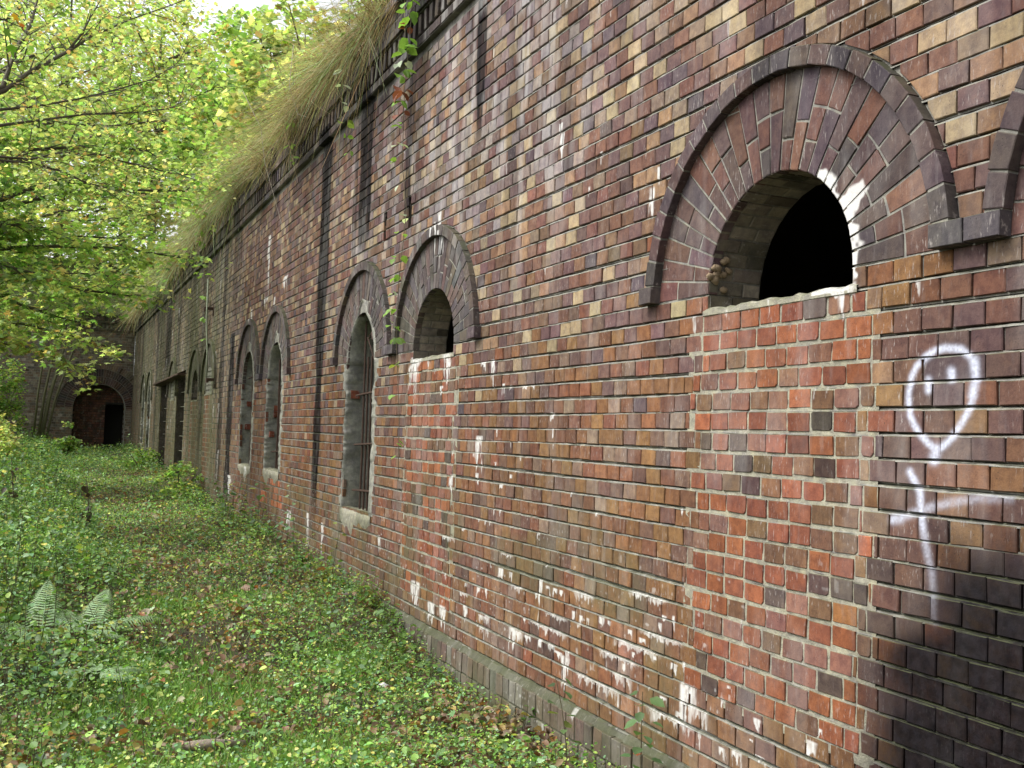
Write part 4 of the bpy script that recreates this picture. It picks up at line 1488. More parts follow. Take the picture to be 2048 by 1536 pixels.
# pale bark piece and white scrap
q = MB()
q.tube([(-1.98, 5.62, .03), (-1.8, 5.55, .05), (-1.62, 5.56, .035)], [.022, .028, .016], 7)
q.tube([(-1.8, 5.55, .05), (-1.72, 5.64, .07)], [.012, .006], 5)
tag(q.build('fallen_branch', plain('pale_bark', (.38, .33, .26), (.16, .12, .09), 40, .9, .8), None, True), 'short pale rotten branch lying in the weeds at the bottom edge', 'branch')
q = MB()
V = [(-.57 + .05 * math.cos(t) * R_.uniform(.7, 1.1), 6.5 + .04 * math.sin(t), gz(-.57, 6.5) + .07 + R_.uniform(-.012, .02)) for t in np.linspace(0, 2 * PI, 9)[:-1]]
q.add(V + [(-.57, 6.5, gz(-.57, 6.5) + .095)], [(i, (i + 1) % 8, 8) for i in range(8)])
tag(q.build('paper_scrap', plain('white_paper', (.75, .75, .77), (.6, .6, .62), 20, .9), None), 'crumpled white scrap lying on the moss near the wall', 'litter')

# ---- ferns


def frond(parent, p0, az, L, lift, droop, w=.16, col=(.36, .52, .28)):
    n = 24
    d = np.array((math.cos(az), math.sin(az), 0))
    sd = np.array((-math.sin(az), math.cos(az), 0))
    pts = [np.array(p0) + d * L * t * (1 - .12 * t) + np.array((0, 0, 1)) * L * (lift * t - droop * t * t) for t in np.linspace(0, 1, n)]
    q = MB()
    q.tube(pts, [.0045 * (1 - .8 * i / n) for i in range(n)], 4, tuple(c * .9 for c in col), False)
    for i in range(3, n):
        t = i / (n - 1)
        ln = w * math.sin(PI * min(1, .12 + .88 * t) ** .8) ** .8 * (1.05 - .35 * t) + .008
        tg = pts[i] - pts[i - 1]
        tg /= np.linalg.norm(tg)
        for s in (-1, 1):
            e = unit(sd * s + tg * .38 + np.array((0, 0, -.22)))
            wv = tg * .0085 * (1.2 - .5 * t)
            a = pts[i]
            q.add([a - wv * .6, a + e * ln * .5 - wv + np.array((0, 0, .008)), a + e * ln - np.array((0, 0, .03 * ln / w)), a + e * ln * .5 + wv + np.array((0, 0, .008)), a + wv * .6], [(0, 1, 2, 3, 4)], rc(col, .10))
    return q.build('frond', M_GCOV, parent)


for (x, y, lab, fr) in ((-2.32, 8.05, 'fern with one long frond arching low across the grass', [(.25, .62, .55, .42, .15), (1.25, .55, .95, .35, .15), (2.1, .5, .8, .5, .14), (-.6, .32, .4, .5, .09)]),
                        (-2.62, 7.95, 'fern standing upright at the left edge of the grass', [(1.5, .55, 1.1, .3, .16), (2.6, .5, .6, .45, .15), (.6, .4, .5, .5, .13), (-.9, .4, .4, .5, .10), (3.6, .35, .5, .5, .10)]),
                        (-2.30, 6.95, 'small low fern half hidden in the grass below the bigger ferns', [(.3, .36, .35, .4, .09), (1.5, .3, .5, .5, .08), (-.5, .28, .35, .4, .08), (2.8, .3, .5, .5, .08)])):
    z = gz(x, y)
    g = empty('fern', (x, y, z))
    tag(g, lab, 'fern')
    for az, L, li, dr, w in fr:
        frond(g, (0, 0, .08), az, L * 1.0, li * .74, dr * .8, w * .9)

# ---- saplings and tall weeds beside the wall


def sapling(x, y, h, nl, lab, group=None, kind='oval', ls=.06, lean=(0, 0), col=(.13, .23, .09), cat='sapling', nm='sapling'):
    g = empty(nm, (x, y, gz(x, y)))
    tag(g, lab, cat, group)
    q = MB()
    pts = [(lean[0] * t * t, lean[1] * t * t, h * t) for t in (0, .35, .7, 1)]
    q.tube(pts, [.004, .0034, .0026, .0016], 5, (.09, .06, .04), False)
    q.build('stem', M_STEM, g, True)
    for i in range(nl):
        t = .3 + .7 * (i // 2 + .6) / (nl / 2)
        t = min(t, 1)
        az = (i % 2) * PI + (i // 2) * 1.2 + R_.uniform(-.5, .5)
        r = R_.uniform(.015, .05)
        c = rc(R_.choice([col, col, tuple(v * .75 for v in col), (.22, .27, .07)]), .15)
        p = (lean[0] * t * t + r * math.cos(az), lean[1] * t * t + r * math.sin(az), h * t)
        leaf_obj('leaf', kind, p, ls * R_.uniform(.7, 1.15), c, g, az - PI / 2, .28, -.15)
    return g


sapling(-.17, 3.98, .62, 16, 'slender leafy sapling close against the wall at the bottom edge, with one reddish leaf', ls=.075)
leaf_obj('leaf', 'oval', (-.19, 3.97, gz(-.17, 3.98) + .34), .06, (.35, .10, .04), bpy.data.objects['sapling'], tilt=.3).location = (-.02, 0, .34)
sapling(-.20, 4.62, .50, 11, 'thin sapling with a leafy top against the grey plinth', ls=.07, lean=(-.05, .06))
sapling(-.30, 3.72, .34, 12, 'low bushy seedling at the very bottom edge beside the wall', ls=.07)
sapling(-.22, 7.5, .36, 10, 'small leafy sapling at the wall foot below the orange brick patch', ls=.065)
sapling(-.25, 10.6, .5, 12, 'green sapling at the wall foot below the tall barred window', ls=.08)
sapling(-.22, 12.9, .75, 14, 'tall thin sapling at the wall foot under the two narrow windows', ls=.09)
sapling(-.35, 14.6, .6, 14, 'bushy sapling at the wall foot just beyond the two narrow windows', ls=.10)
for (x, y, h, lab) in ((-.92, 6.02, .2, 'small maple seedling growing just left of the large orange brown dead leaf'), (-1.42, 6.02, .2, 'small maple seedling between the ochre and the rust orange dead leaves'), (-.52, 6.62, .2, 'small maple seedling right beside the white scrap on the moss'), (-1.55, 5.42, .18, 'small maple seedling just right of the pale rotten branch'),
                       (-.52, 5.3, .24, 'tallest maple seedling, near the wall foot below the weeds of the bottom edge'), (-1.08, 5.0, .2, 'lowest maple seedling, in the weeds at the middle of the bottom edge')):
    sapling(x, y, h, 6, lab, 'maple seedlings in the foreground weeds', 'maple', .09, col=(.17, .32, .12), cat='seedling', nm='maple_seedling')
for (x, y, h, lab) in ((-3.05, 15.2, .95, 'dark dead weed stalk with ragged leaves at the left edge'), (-2.15, 14.2, .75, 'dark dead weed stalk standing beside the path')):
    g = empty('dead_weed', (x, y, gz(x, y)))
    tag(g, lab, 'dead plant')
    q = MB()
    q.tube([(0, 0, 0), (.03, 0, h * .5), (-.02, .02, h)], [.009, .008, .004], 5, (.05, .04, .03))
    q.build('stem', M_STEM, g)
    for i in range(9):
        leaf_obj('leaf', 'oval', (R_.gauss(0, .03), R_.gauss(0, .03), h * R_.uniform(.35, .95)), R_.uniform(.06, .12), rc((.06, .045, .03)), g, None, .5, -1.1)

# ------------------------------------------------------------------ creepers hanging down the wall
M_VINE = plain('vine_stem', (.16, .11, .08), (.10, .10, .05), 40, .8)


def creeper(lab, pts, leaves, r=.0035):
    g = empty('creeper', pts[0])
    tag(g, lab, 'creeper')
    b = np.array(pts[0])
    q = MB()
    q.tube([np.array(p) - b for p in pts], [r] * len(pts), 4, (1, 1, 1), False)
    q.build('stem', M_VINE, g, True)
    pa = np.array(pts)
    for z, s, col, n in leaves:
        i = np.interp(z, pa[::-1, 2], np.arange(len(pa))[::-1])
        p = np.array([np.interp(i, np.arange(len(pa)), pa[:, k]) for k in range(3)])
        for k in range(n):
            az = R_.uniform(0, 2 * PI)
            off = np.array((-.03 + .03 * math.cos(az), .05 * math.sin(az) + .02 * (k - 1), R_.gauss(0, .015)))
            leaf_obj('leaf', 'oval', tuple(p - b + off), s * R_.uniform(1.0, 1.4), rc(col, .15), g, az, .35, -.45)
    return g


GRN, PAL_, RED = (.24, .42, .08), (.50, .57, .42), (.22, .07, .045)
creeper('long leafy creeper hanging down past the small arched window', [(-.15, 7.6, 5.75), (-.14, 7.75, 5.2), (-.12, 7.95, 4.5), (-.10, 8.0, 3.9), (-.08, 7.9, 3.5), (-.09, 8.0, 2.95), (-.08, 8.05, 2.5), (-.06, 7.95, 1.8), (-.05, 7.95, 1.3)],
        [(5.45, .085, GRN, 4), (5.3, .08, GRN, 5), (5.18, .08, GRN, 4), (5.08, .085, GRN, 5), (4.98, .06, RED, 3), (4.9, .085, GRN, 4), (4.82, .09, GRN, 5), (4.72, .075, PAL_, 4), (4.62, .08, GRN, 5), (4.5, .09, RED, 5), (4.42, .075, GRN, 4), (4.3, .06, RED, 2), (4.22, .065, GRN, 3), (4.05, .07, PAL_, 3), (3.9, .05, GRN, 2), (3.75, .05, PAL_, 1), (3.45, .06, PAL_, 2), (3.3, .055, GRN, 2), (3.12, .06, GRN, 3), (2.98, .065, GRN, 3), (2.84, .05, PAL_, 2), (2.72, .065, GRN, 4), (2.58, .06, GRN, 4), (2.45, .07, (.24, .38, .14), 4), (2.25, .05, (.25, .33, .06), 3), (2.0, .05, GRN, 2), (1.62, .06, GRN, 2), (1.5, .045, GRN, 1)])
creeper('short creeper with pale leaves hanging over the cornice beside the dark stain', [(-.22, 9.35, 5.95), (-.22, 9.45, 5.5), (-.2, 9.55, 5.1), (-.16, 9.62, 4.75), (-.10, 9.6, 4.3)],
        [(5.8, .08, GRN, 3), (5.65, .07, GRN, 3), (5.5, .06, GRN, 3), (5.38, .07, PAL_, 2), (5.2, .075, PAL_, 2), (5.02, .07, PAL_, 2), (4.85, .07, PAL_, 2), (4.68, .07, (.25, .36, .08), 3), (4.52, .05, GRN, 2), (4.38, .05, GRN, 2)])
creeper('thin ivy strand trailing down the mossy wall in the middle distance', [(-.25, 19.6, 5.9), (-.2, 19.6, 5.2), (-.12, 19.6, 4.6), (-.06, 19.7, 3.8), (-.05, 19.6, 3.1)],
        [(5.7, .12, GRN, 4), (5.5, .12, GRN, 4), (5.3, .12, GRN, 4), (5.1, .11, GRN, 4), (4.8, .11, GRN, 3), (4.5, .10, GRN, 3), (4.1, .09, GRN, 3), (3.7, .09, GRN, 3), (3.3, .08, GRN, 2)], .005)
creeper('ivy strand over the cornice between the two dark stains', [(-.22, 11.9, 5.8), (-.2, 12.0, 5.2), (-.12, 12.05, 4.75)], [(5.6, .07, GRN, 3), (5.3, .07, GRN, 3), (5.05, .07, GRN, 3), (4.85, .06, GRN, 3)])
for pts, lab in (([(-.62, 13.0, 5.9), (-.40, 12.9, 5.45), (-.34, 12.85, 5.0), (-.2, 12.4, 4.2), (-.12, 12.2, 3.9)], 'long bare dead stem hanging over the cornice and down the brickwork'), ([(-.30, 11.6, 6.1), (-.33, 11.6, 5.6), (-.28, 11.3, 5.2), (-.20, 11.1, 5.12)], 'short curved dead stem hooked over the cornice')):
    q = MB()
    q.tube(pts, [.005, .005, .004, .003, .002][:len(pts)], 4)
    tag(q.build('dead_tendril', plain('dead_stem_bark', (.42, .38, .32), (.3, .26, .2), 30, .9), None, True), lab, 'stem')

# ------------------------------------------------------------------ long grass hanging over the wall top
NT_ = 360
ty = 8.75 * (38 / 8.75) ** (G.random(NT_) ** 1.0)
td = np.abs(G.normal(.05, .42, NT_)) + 1.2 * G.random(NT_) * (G.random(NT_) < .45)
tl = G.uniform(.35, 1.0, NT_) * (.65 + .75 * np.array([tn(b * .55, 4.5) for b in ty]))
tdir = np.stack([-G.uniform(-.1, .95, NT_), G.normal(0, .5, NT_), G.uniform(.15, 1.1, NT_)], 1)
tg = G.uniform(.5, 1.5, NT_)
tdry = G.random(NT_) < np.clip(.62 - .4 * td, .12, .7)
nb = 100
ti = np.repeat(np.arange(NT_), nb)
n = len(ti)
y = ty[ti] + G.normal(0, .13, n) * (1 + .02 * ty[ti])
d = np.clip(td[ti] + G.normal(0, .10, n), -.02, 3)
zz = np.array([bank_h(a, b) for a, b in zip(d, y)]) + .02
P = np.stack([d - .10, y, zz], 1)
L = tl[ti] * G.uniform(.25, 1.0, n)
v0 = tdir[ti] + np.stack([G.normal(0, .28, n), G.normal(0, .38, n), G.normal(0, .28, n)], 1)
gr = tg[ti] * G.uniform(.6, 1.4, n)
dry = G.random(n) < np.where(tdry[ti], .88, .3)
C = np.where(dry[:, None], pick([(4, (.44, .36, .22)), (3, (.32, .23, .13)), (3, (.52, .46, .31)), (1, (.14, .09, .055))], n), pick([(4, (.31, .41, .19)), (4, (.44, .50, .31)), (2, (.18, .26, .10))], n))
C = C * G.uniform(.75, 1.2, (NT_, 1))[ti]
o = link('rampart_grass', blades('rampart_grass', P, L, v0, gr, .0032 + .00022 * y, C, 6, .65), M_DRY)
tag(o, 'long tangled green and straw coloured grass hanging over the wall top', kind='stuff')
n = 260
y = 8.2 + 4.8 * G.random(n) ** 1.3
P = np.stack([np.full(n, -.02) + G.normal(0, .05, n), y, np.full(n, E + 3.74)], 1)
v0 = np.stack([-G.uniform(.18, .5, n), G.normal(0, .12, n), G.uniform(-.2, .5, n)], 1)
o = link('hanging_straw', blades('hanging_straw', P, G.uniform(.4, 1.1, n), v0, G.uniform(.6, 1.1, n), np.full(n, .003), pick([(3, (.45, .38, .22)), (2, (.32, .24, .13)), (1, (.2, .14, .08))], n), 7), M_DRY)
tag(o, 'dry straw stems hanging in front of the cornice', kind='stuff')
# shrubs on the wall top


def blob_leaves(c, r, n, rng_pow=.6):
    v = unit(G.normal(0, 1, (n, 3)))
    return np.array(c) + v * np.array(r) * (G.random((n, 1)) ** rng_pow)


def clumpy(c, r, ncl, per, cr, pw=.5):
    cen = blob_leaves(c, r, ncl, pw)
    rr = cr * G.uniform(.6, 1.3, (ncl, 1, 1))
    p = cen[:, None] + unit(G.normal(0, 1, (ncl, per, 3))) * rr * (G.random((ncl, per, 1)) ** .5) * np.array((1, 1, .55))
    return p.reshape(-1, 3)


PAL_B = [(34, (.25, .42, .10)), (28, (.38, .52, .17)), (8, (.14, .26, .08)), (12, (.52, .53, .20)), (5, (.38, .28, .11)), (13, (.30, .42, .22))]
PAL_Y = [(30, (.36, .49, .15)), (30, (.50, .57, .23)), (12, (.60, .56, .24)), (5, (.18, .29, .09)), (8, (.46, .32, .13)), (15, (.38, .48, .27))]


def shrub(x, y, z, r, n, lab, size=.09, pal=PAL_B, nm='shrub', stems=5):
    g = empty(nm, (x, y, z))
    tag(g, lab, 'shrub')
    q = MB()
    for i in range(stems):
        a = R_.uniform(0, 2 * PI)
        q.tube([(0, 0, -.05), (r[0] * .3 * math.cos(a), r[1] * .3 * math.sin(a), r[2] * .8), (r[0] * .7 * math.cos(a), r[1] * .7 * math.sin(a), r[2] * 1.5)], [.018, .012, .005], 5)
    q.build('stem', M_BARK, g)
    P = clumpy((0, 0, r[2]), r, max(6, n // 26), 26, min(r) * .42)
    link('foliage', leaves_np('foliage', P, size * G.uniform(.6, 1.2, len(P)), pick(pal, len(P), .25), L_OVAL, .6), M_LEAF, g)
    return g


for k, (y_, d_, s_) in enumerate(((9.4, .5, .07), (11.4, .75, .07), (12.3, .2, .06), (14.3, .9, .08), (15.6, .15, .07))):
    shrub(d_, y_, bank_h(d_, y_) - .05, (.3, .45, .3), 480, ('pale green weeds in the grass above the leafy creeper', 'pale green weeds high on the bank above the black stain', 'small weeds at the lip of the wall beside the bare dead stem', 'tall pale weeds on the bank behind the hanging straw', 'low weeds at the wall lip before the leafy green clump')[k], s_, PAL_Y, 'weed_clump', 3)
shrub(.25, 10.2, 5.75, (.3, .7, .35), 700, 'small green weed clump in the grass above the first dark stain', .05, PAL_B, 'weed_clump', 3)
shrub(.35, 13.2, 5.9, (.35, .8, .4), 800, 'green weed clump on the bank above the two narrow windows', .06, PAL_B, 'weed_clump', 3)
shrub(.1, 16.9, 5.3, (.4, .6, .45), 900, 'leafy green clump hanging over the wall top just before the bushy ivy', .07, PAL_B, 'weed_clump', 3)
shrub(.15, 18.6, 5.1, (.65, 1.3, .75), 2600, 'bright green bushy ivy spilling over the wall top above the mossy stretch')
shrub(.25, 21.5, 5.2, (.6, 1.3, .7), 2000, 'second green bush on the wall top, beyond the bushy ivy')
shrub(.2, 26, 5.1, (.7, 1.6, .6), 1800, 'low green bush on the wall top near the far corner', .11)
shrub(.6, 15.2, 6.0, (.6, 1.2, .8), 1600, 'pale green shrub on the bank behind the hanging grass', .09, PAL_Y)
shrub(.3, 33, 5.1, (.9, 2.2, .7), 1800, 'dark green bush where the two walls meet', .13)

# ------------------------------------------------------------------ trees


def limb_tree(nm, lab, base, trunk, r0, limbs, leaf_n, leaf_s, pal, tmpl, bark=M_BARK, twig=.55, sag=.1, dens=1.0):
    """a tree given by its trunk line and limb lines; twigs and leaves grow along the limbs"""
    g = empty(nm, base)
    tag(g, lab, 'tree')
    b = np.array(base, float)
    q = MB()
    tr = [np.array(p, float) - b for p in trunk]
    q.tube(tr, np.linspace(r0, r0 * .35, len(tr)), 9)
    q.build('trunk', bark, g, True)
    tw, LP = MB(), []
    for pts, r in limbs:
        pts = [np.array(p, float) - b for p in pts]
        m = MB()
        m.tube(pts, np.linspace(r, r * .18, len(pts)), 6)
        m.build('limb', bark, g, True)
        pa = np.array(pts)
        ln = np.linalg.norm(np.diff(pa, axis=0), axis=1)
        tot = ln.sum()
        nt = max(4, int(tot * 5 * dens))
        for i in range(nt):
            u = (.18 + .82 * (i + R_.random()) / nt) * (len(pa) - 1)
            k = min(int(u), len(pa) - 2)
            p = pa[k] + (pa[k + 1] - pa[k]) * (u - k)
            d = unit(pa[k + 1] - pa[k])
            L = twig * R_.uniform(.5, 1.4)
            rv = unit(np.array((R_.gauss(0, 1), R_.gauss(0, 1), R_.gauss(.05, .45))))
            e = unit(d * .75 + rv * .8)
            p1 = p + e * L * .5 + np.array((0, 0, .02))
            p2 = p + e * L + np.array((0, 0, -sag * L))
            tw.tube([p, p1, p2], [r * .22 + .002, .004, .002], 4, (1, 1, 1), False)
            nl = max(2, int(leaf_n / max(1, len(limbs)) / nt))
            for _ in range(nl):
                t = R_.uniform(.2, 1.1)
                c = p + (p2 - p) * t
                LP.append(c + np.array((R_.gauss(0, .11), R_.gauss(0, .11), R_.gauss(-.02, .07))) * (twig / .55))
    tag(tw.build('twigs', bark, g), kind='stuff')
    P = np.array(LP)
    link('crown', leaves_np('crown', P, leaf_s * G.uniform(.55, 1.2, len(P)), pick(pal, len(P), .22), tmpl, .55), M_LEAF, g)
    return g


# near tree: trunk outside the picture at the left, long bare limbs sweeping in
T0 = (-5.0, 9.2, gz(-5.0, 9.2))
limb_tree('maple_tree', 'tree at the left edge with long thin bare dark limbs sweeping across the upper left', T0, [T0, (-4.9, 9.2, 2.4), (-4.75, 9.3, 4.2), (-4.6, 9.4, 6.5)], .2,
          [([(-4.8, 9.3, 3.4), (-3.16, 10, 4.62), (-3.1, 10.5, 5.13), (-3.0, 11, 5.57), (-2.96, 11.5, 6.05), (-2.9, 12, 6.8)], .032),
           ([(-4.8, 9.3, 3.3), (-3.14, 10, 4.6), (-2.97, 10.5, 4.95), (-2.63, 11, 5.39), (-2.45, 11.5, 5.73), (-2.04, 12, 6.18), (-1.42, 12.5, 6.72)], .028),
           ([(-2.66, 11, 5.36), (-2.54, 11.1, 5.6), (-2.42, 11.3, 5.95), (-2.3, 11.5, 6.3)], .016),
           ([(-4.8, 9.3, 3.2), (-3.17, 10, 4.42), (-2.95, 10.5, 4.62), (-2.56, 11, 4.9), (-2.18, 11.5, 5.21), (-1.8, 12, 5.54), (-1.5, 12.5, 5.92), (-1.26, 13, 6.35)], .016),
           ([(-4.8, 9.3, 3.1), (-3.16, 10, 4.28), (-2.86, 10.5, 4.51), (-2.42, 11, 4.78), (-1.92, 11.5, 5.01), (-1.57, 12, 5.26), (-1.2, 12.5, 5.62)], .017),
           ([(-4.8, 9.3, 2.9), (-3.15, 10, 4.0), (-2.92, 10.5, 4.13), (-2.67, 11, 4.35), (-2.29, 11.5, 4.5), (-1.91, 12, 4.56), (-1.49, 12.5, 4.64), (-1.21, 13, 4.76)], .016),
           ([(-4.8, 9.3, 2.85), (-3.15, 10, 3.97), (-2.92, 10.5, 4.1), (-2.62, 11, 4.16), (-2.37, 11.5, 4.17), (-2.05, 12, 4.18)], .016)],
          3400, .058, PAL_Y, L_OVAL, M_BARK, .5)


def fan(base, ends, z0, r, rise=.5):
    """limbs from a trunk to given end points, arching"""
    out = []
    for e in ends:
        zs = z0 + (e[2] - z0) * .35
        s = np.array((base[0] + .1, base[1] + .1, min(zs, e[2])))
        e = np.array(e, float)
        pts = []
        for t in (0, .2, .4, .6, .8, 1.0):
            p = s + (e - s) * t
            p[2] += rise * math.sin(PI * t) + R_.gauss(0, .06) * (0 < t < 1)
            p[1] += R_.gauss(0, .12) * (0 < t < 1)
            pts.append(p)
        out.append((pts, r))
    return out


T1 = (-5.4, 14.2, gz(-5.4, 14.2))
limb_tree('maple_tree', 'maple with large bright green star leaves hanging low over the middle of the path', T1, [T1, (-5.3, 14.2, 3), (-5.2, 14.3, 6), (-5, 14.4, 9)], .22,
          fan(T1, [(-1.0, 15, 5.0), (-.95, 16, 4.2), (-1.6, 15.5, 3.5), (-2.4, 15.6, 3.1), (-1.2, 16.5, 6.4), (-2, 16, 7.4), (-2.8, 15, 5.6), (-.75, 17, 5.3), (-2.6, 15, 4.2), (-1.8, 16, 4.4), (-1.5, 15.4, 5.6), (-2.9, 14.6, 3.6)], 2.2, .05), 9500, .115, PAL_B, L_MAPLE)
T2 = (-6, 20.5, gz(-6, 20.5))
limb_tree('maple_tree', 'maple with yellowing leaves drooping low in front of the far archway', T2, [T2, (-5.9, 20.6, 4), (-5.8, 20.8, 9), (-5.7, 21, 13)], .25,
          fan(T2, [(-2.1, 22, 2.75), (-1.45, 22.5, 3.2), (-.9, 23, 4.6), (-.5, 23, 6.4), (-2.6, 22, 3.6), (-2, 22, 8), (-3.2, 22, 5.6), (-.1, 24, 8.4), (-1.2, 23, 5.4), (-1.4, 23, 9.5), (-2.8, 21, 7), (-3.4, 21, 3.2), (-2.9, 23, 10.5), (-1.8, 21.5, 4.6)], 2.5, .045), 7500, .15, PAL_Y, L_MAPLE)
T3 = (-6.8, 28, gz(-6.8, 28))
limb_tree('maple_tree', 'taller green tree behind the yellowing maple on the left', T3, [T3, (-6.7, 28.2, 5), (-6.6, 28.4, 10), (-6.4, 28.6, 15)], .28,
          fan(T3, [(-2.6, 29, 4.4), (-1.6, 29, 5.4), (-.8, 30, 7.4), (.3, 30, 9.2), (-3.4, 29, 4), (-3, 29, 8), (-.8, 29, 11), (.6, 31, 12), (-2.4, 29, 13), (-3.8, 28.5, 6), (-1.9, 29.5, 9.4), (-3.6, 29, 10.5), (-.6, 30, 13.5)], 3, .05), 5200, .19, PAL_B, L_OVAL)


def back_tree(x, y, z, hgt, rad, n, lab, pal=PAL_B, size=.2, lean=0.0):
    g = empty('broadleaf_tree', (x, y, z))
    tag(g, lab, 'tree')
    q = MB()
    q.tube([(0, 0, -.2), (lean * .3, 0, hgt * .3), (lean * .7, .1, hgt * .62), (lean, .1, hgt * .9)], [hgt * .014, hgt * .011, hgt * .007, hgt * .002], 7)
    q.build('trunk', M_BARK, g, True)
    for i in range(9):
        t = .25 + .6 * i / 9
        a = i * 2.4
        m = MB()
        L = rad * R_.uniform(.6, .95)
        m.tube([(lean * t, 0, hgt * t), (lean * t + L * .5 * math.cos(a), L * .5 * math.sin(a), hgt * t + L * .35), (lean * t + L * math.cos(a), L * math.sin(a), hgt * t + L * .6)], [hgt * .006, hgt * .004, .01], 5)
        m.build('limb', M_BARK, g, True)
    per = 34
    P = clumpy((lean * .6, 0, hgt * .58), (rad, rad, hgt * .44), n // per, per, rad * .26, .42)
    P = P[P[:, 2] > .3]
    link('crown', leaves_np('crown', P, size * G.uniform(.55, 1.25, len(P)), pick(pal, len(P), .22), L_DIAM, .6, width=1.25), M_LEAF, g)
    return g


for (x, y, z, h, r, n, lab, pal) in (
        (-6.5, 43, 5.0, 14, 3.6, 8000, 'tall green tree at the far left behind the end wall', PAL_B),
        (-2.6, 45, 5.6, 15, 3.4, 9000, 'full green tree rising behind the end wall above the archway', PAL_Y),
        (.8, 43.5, 5.0, 14.5, 3.2, 9500, 'yellow green tree behind the corner where the walls meet', PAL_Y),
        (3.4, 47, 6.0, 14.0, 3.8, 10000, 'pale yellow tree on the bank just right of the corner', PAL_Y),
        (7.6, 50, 6.2, 13.2, 4.2, 8500, 'pale tree on the bank at the edge of the bright sky gap', PAL_Y),
        (-5, 55, 6.0, 20, 4.5, 7000, 'very tall tree far behind the end wall', PAL_B),
        (.5, 58, 6.2, 19, 4.5, 6500, 'tall hazy tree far behind the corner', PAL_B),
        (2.6, 36, 6.4, 7.5, 2.2, 6000, 'green tree standing on the wall bank near the far corner', PAL_B),
        (2.7, 29.5, 6.4, 7.6, 2.4, 6600, 'rounded green tree on the wall bank in the middle distance', PAL_B),
        (2.4, 23.5, 6.3, 5.2, 1.7, 4600, 'small leafy tree on the wall bank behind the ivy bush', PAL_Y),
        (11, 60, 6.4, 15, 4.5, 4000, 'wide tree far back on the bank to the right of the sky gap', PAL_Y),
        (-10.5, 36, 3.0, 15, 4.2, 5000, 'big tree on the left slope beyond the maples', PAL_B)):
    back_tree(x, y, z, h, r, n, lab, pal)

shrub(-2.2, 40.5, 5.4, (1.9, 1.1, 1.9), 3600, 'low pale bush growing on the bank above the archway', .15, PAL_Y)
shrub(-5.2, 40.5, 5.4, (2.0, 1.1, 2.2), 3600, 'low green bush on the bank at the left above the end wall', .16, PAL_B)
shrub(.6, 40.0, 5.6, (1.6, 1.1, 1.8), 3200, 'green bush on the bank right above the wall corner', .15, PAL_B)
for k, (x, y, w) in enumerate(((-.14, 8.3, .2), (-.14, 9.7, .3), (-.12, 10.9, .22), (-.16, 13.6, .35))):
    shrub(x, y, gz(x, y), (.09, w, .07), 620, ('small moss mound at the wall foot below the patch of orange bricks', 'long moss mound at the wall foot below the tall barred window', 'moss mound at the wall foot under the long black stain', 'long moss mound at the wall foot under the two narrow windows')[k], .022, [(3, (.20, .21, .05)), (2, (.14, .17, .04)), (1, (.26, .22, .08))], 'moss_mound', 1)
# slender leaning stems in front of the end wall
g = empty('leaning_tree', (-2.95, 36.4, gz(-2.95, 36.4)))
tag(g, 'cluster of slender mossy stems leaning right in front of the end wall', 'tree')
for i, (dx, h, r, b0) in enumerate(((.75, 4.4, .055, .1), (.55, 4.6, .05, 0), (.95, 4.2, .045, .2), (.3, 4.5, .04, -.12), (.62, 3.8, .03, .05))):
    q = MB()
    q.tube([(b0, 0, -.1), (b0 + dx * .3, .05, h * .4), (b0 + dx * .8, .1, h * .8), (b0 + dx * 1.15, .1, h * 1.1)], [r, r * .85, r * .65, r * .4], 7)
    q.build('trunk', M_MBARK, g, True)
P = clumpy((.9, .2, 5.2), (1.2, .9, .8), 40, 26, .5)
link('crown', leaves_np('crown', P, .15 * G.uniform(.6, 1.2, len(P)), pick(PAL_B, len(P)), L_DIAM, .6, width=1.2), M_LEAF, g)
shrub(-4.3, 30, gz(-4.3, 30), (.8, 1.0, .8), 2600, 'yellow leaved shrub at the left edge before the end wall', .10, PAL_Y)
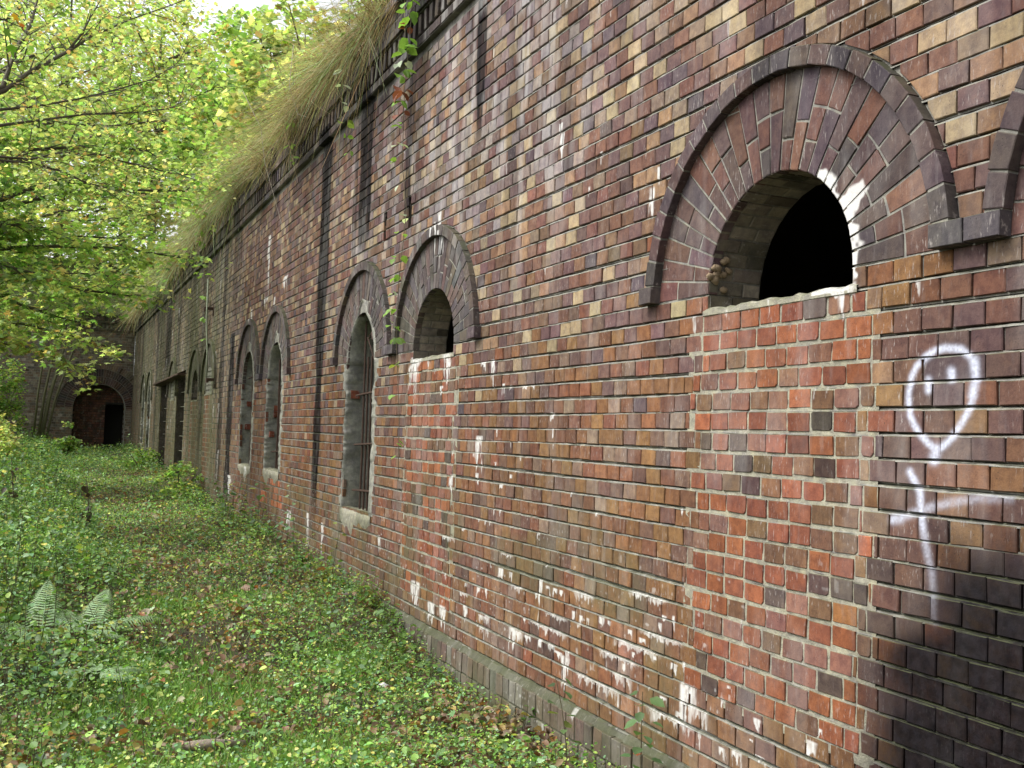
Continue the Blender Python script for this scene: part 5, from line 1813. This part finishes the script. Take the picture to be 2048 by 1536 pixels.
shrub(-4.0, 35.5, gz(-4.0, 35.5), (.7, .6, 1.5), 3000, 'feathery light green shrub against the end wall at the left edge', .10, PAL_B)
shrub(-3.42, 12.2, gz(-3.42, 12.2), (.35, .8, .33), 900, 'knee high leafy weeds at the left edge before the dead stalk', .06, PAL_B, 'weed_clump', 4)
shrub(-3.62, 16.8, gz(-3.62, 16.8), (.4, 1.0, .42), 1100, 'taller bank of green weeds at the left edge behind the dead stalk', .07, PAL_B, 'weed_clump', 4)
shrub(-3.55, 25.5, gz(-3.55, 25.5), (.5, 1.2, .55), 1300, 'waist high green weeds on the left beyond the dense shrub', .09, PAL_Y, 'weed_clump', 4)
shrub(-4.6, 22, gz(-4.6, 22), (.9, 1.4, .7), 2600, 'dense green shrub at the left edge halfway along the path', .09, PAL_B)
shrub(-2.1, 33.2, gz(-2.1, 33.2), (.35, .35, .5), 420, 'small broad leaved bush standing before the left side of the archway', .13, PAL_B)
shrub(-.45, 27.5, gz(-.45, 27.5), (.4, .9, .3), 700, 'low green weeds heaped at the wall foot below the tall dark doors', .09, PAL_B, 'weed_clump')
shrub(-.4, 19.5, gz(-.4, 19.5), (.4, .9, .32), 800, 'leafy weeds heaped at the wall foot below the hanging cable', .08, PAL_B, 'weed_clump')
# leafy spray close to the camera in the top left corner
g = empty('maple_spray', (-3.3, 6.0, 3.86))
tag(g, 'nearby spray of yellow and green maple leaves in the top left corner', 'branch')
q = MB()
q.tube([(-.6, -.1, .1), (0, 0, .02), (.25, .02, -.02), (.42, .03, -.06)], [.008, .006, .004, .0025], 5)
q.build('stem', M_BARK, g, True)
for x, z, s, col in ((.30, -.04, .085, (.62, .42, .03)), (.37, 0.0, .075, (.60, .36, .03)), (.41, -.03, .05, (.40, .12, .03)), (.34, -.10, .08, (.14, .30, .04)), (.30, -.16, .085, (.10, .24, .03)), (.37, -.17, .08, (.12, .28, .03)), (.25, -.08, .08, (.5, .30, .04)), (.26, -.13, .08, (.07, .2, .04))):
    leaf_obj('leaf', 'maple', (x, R_.uniform(-.05, .05), z), s, rc(col, .1), g, R_.uniform(-1, 1), .3, -.9)
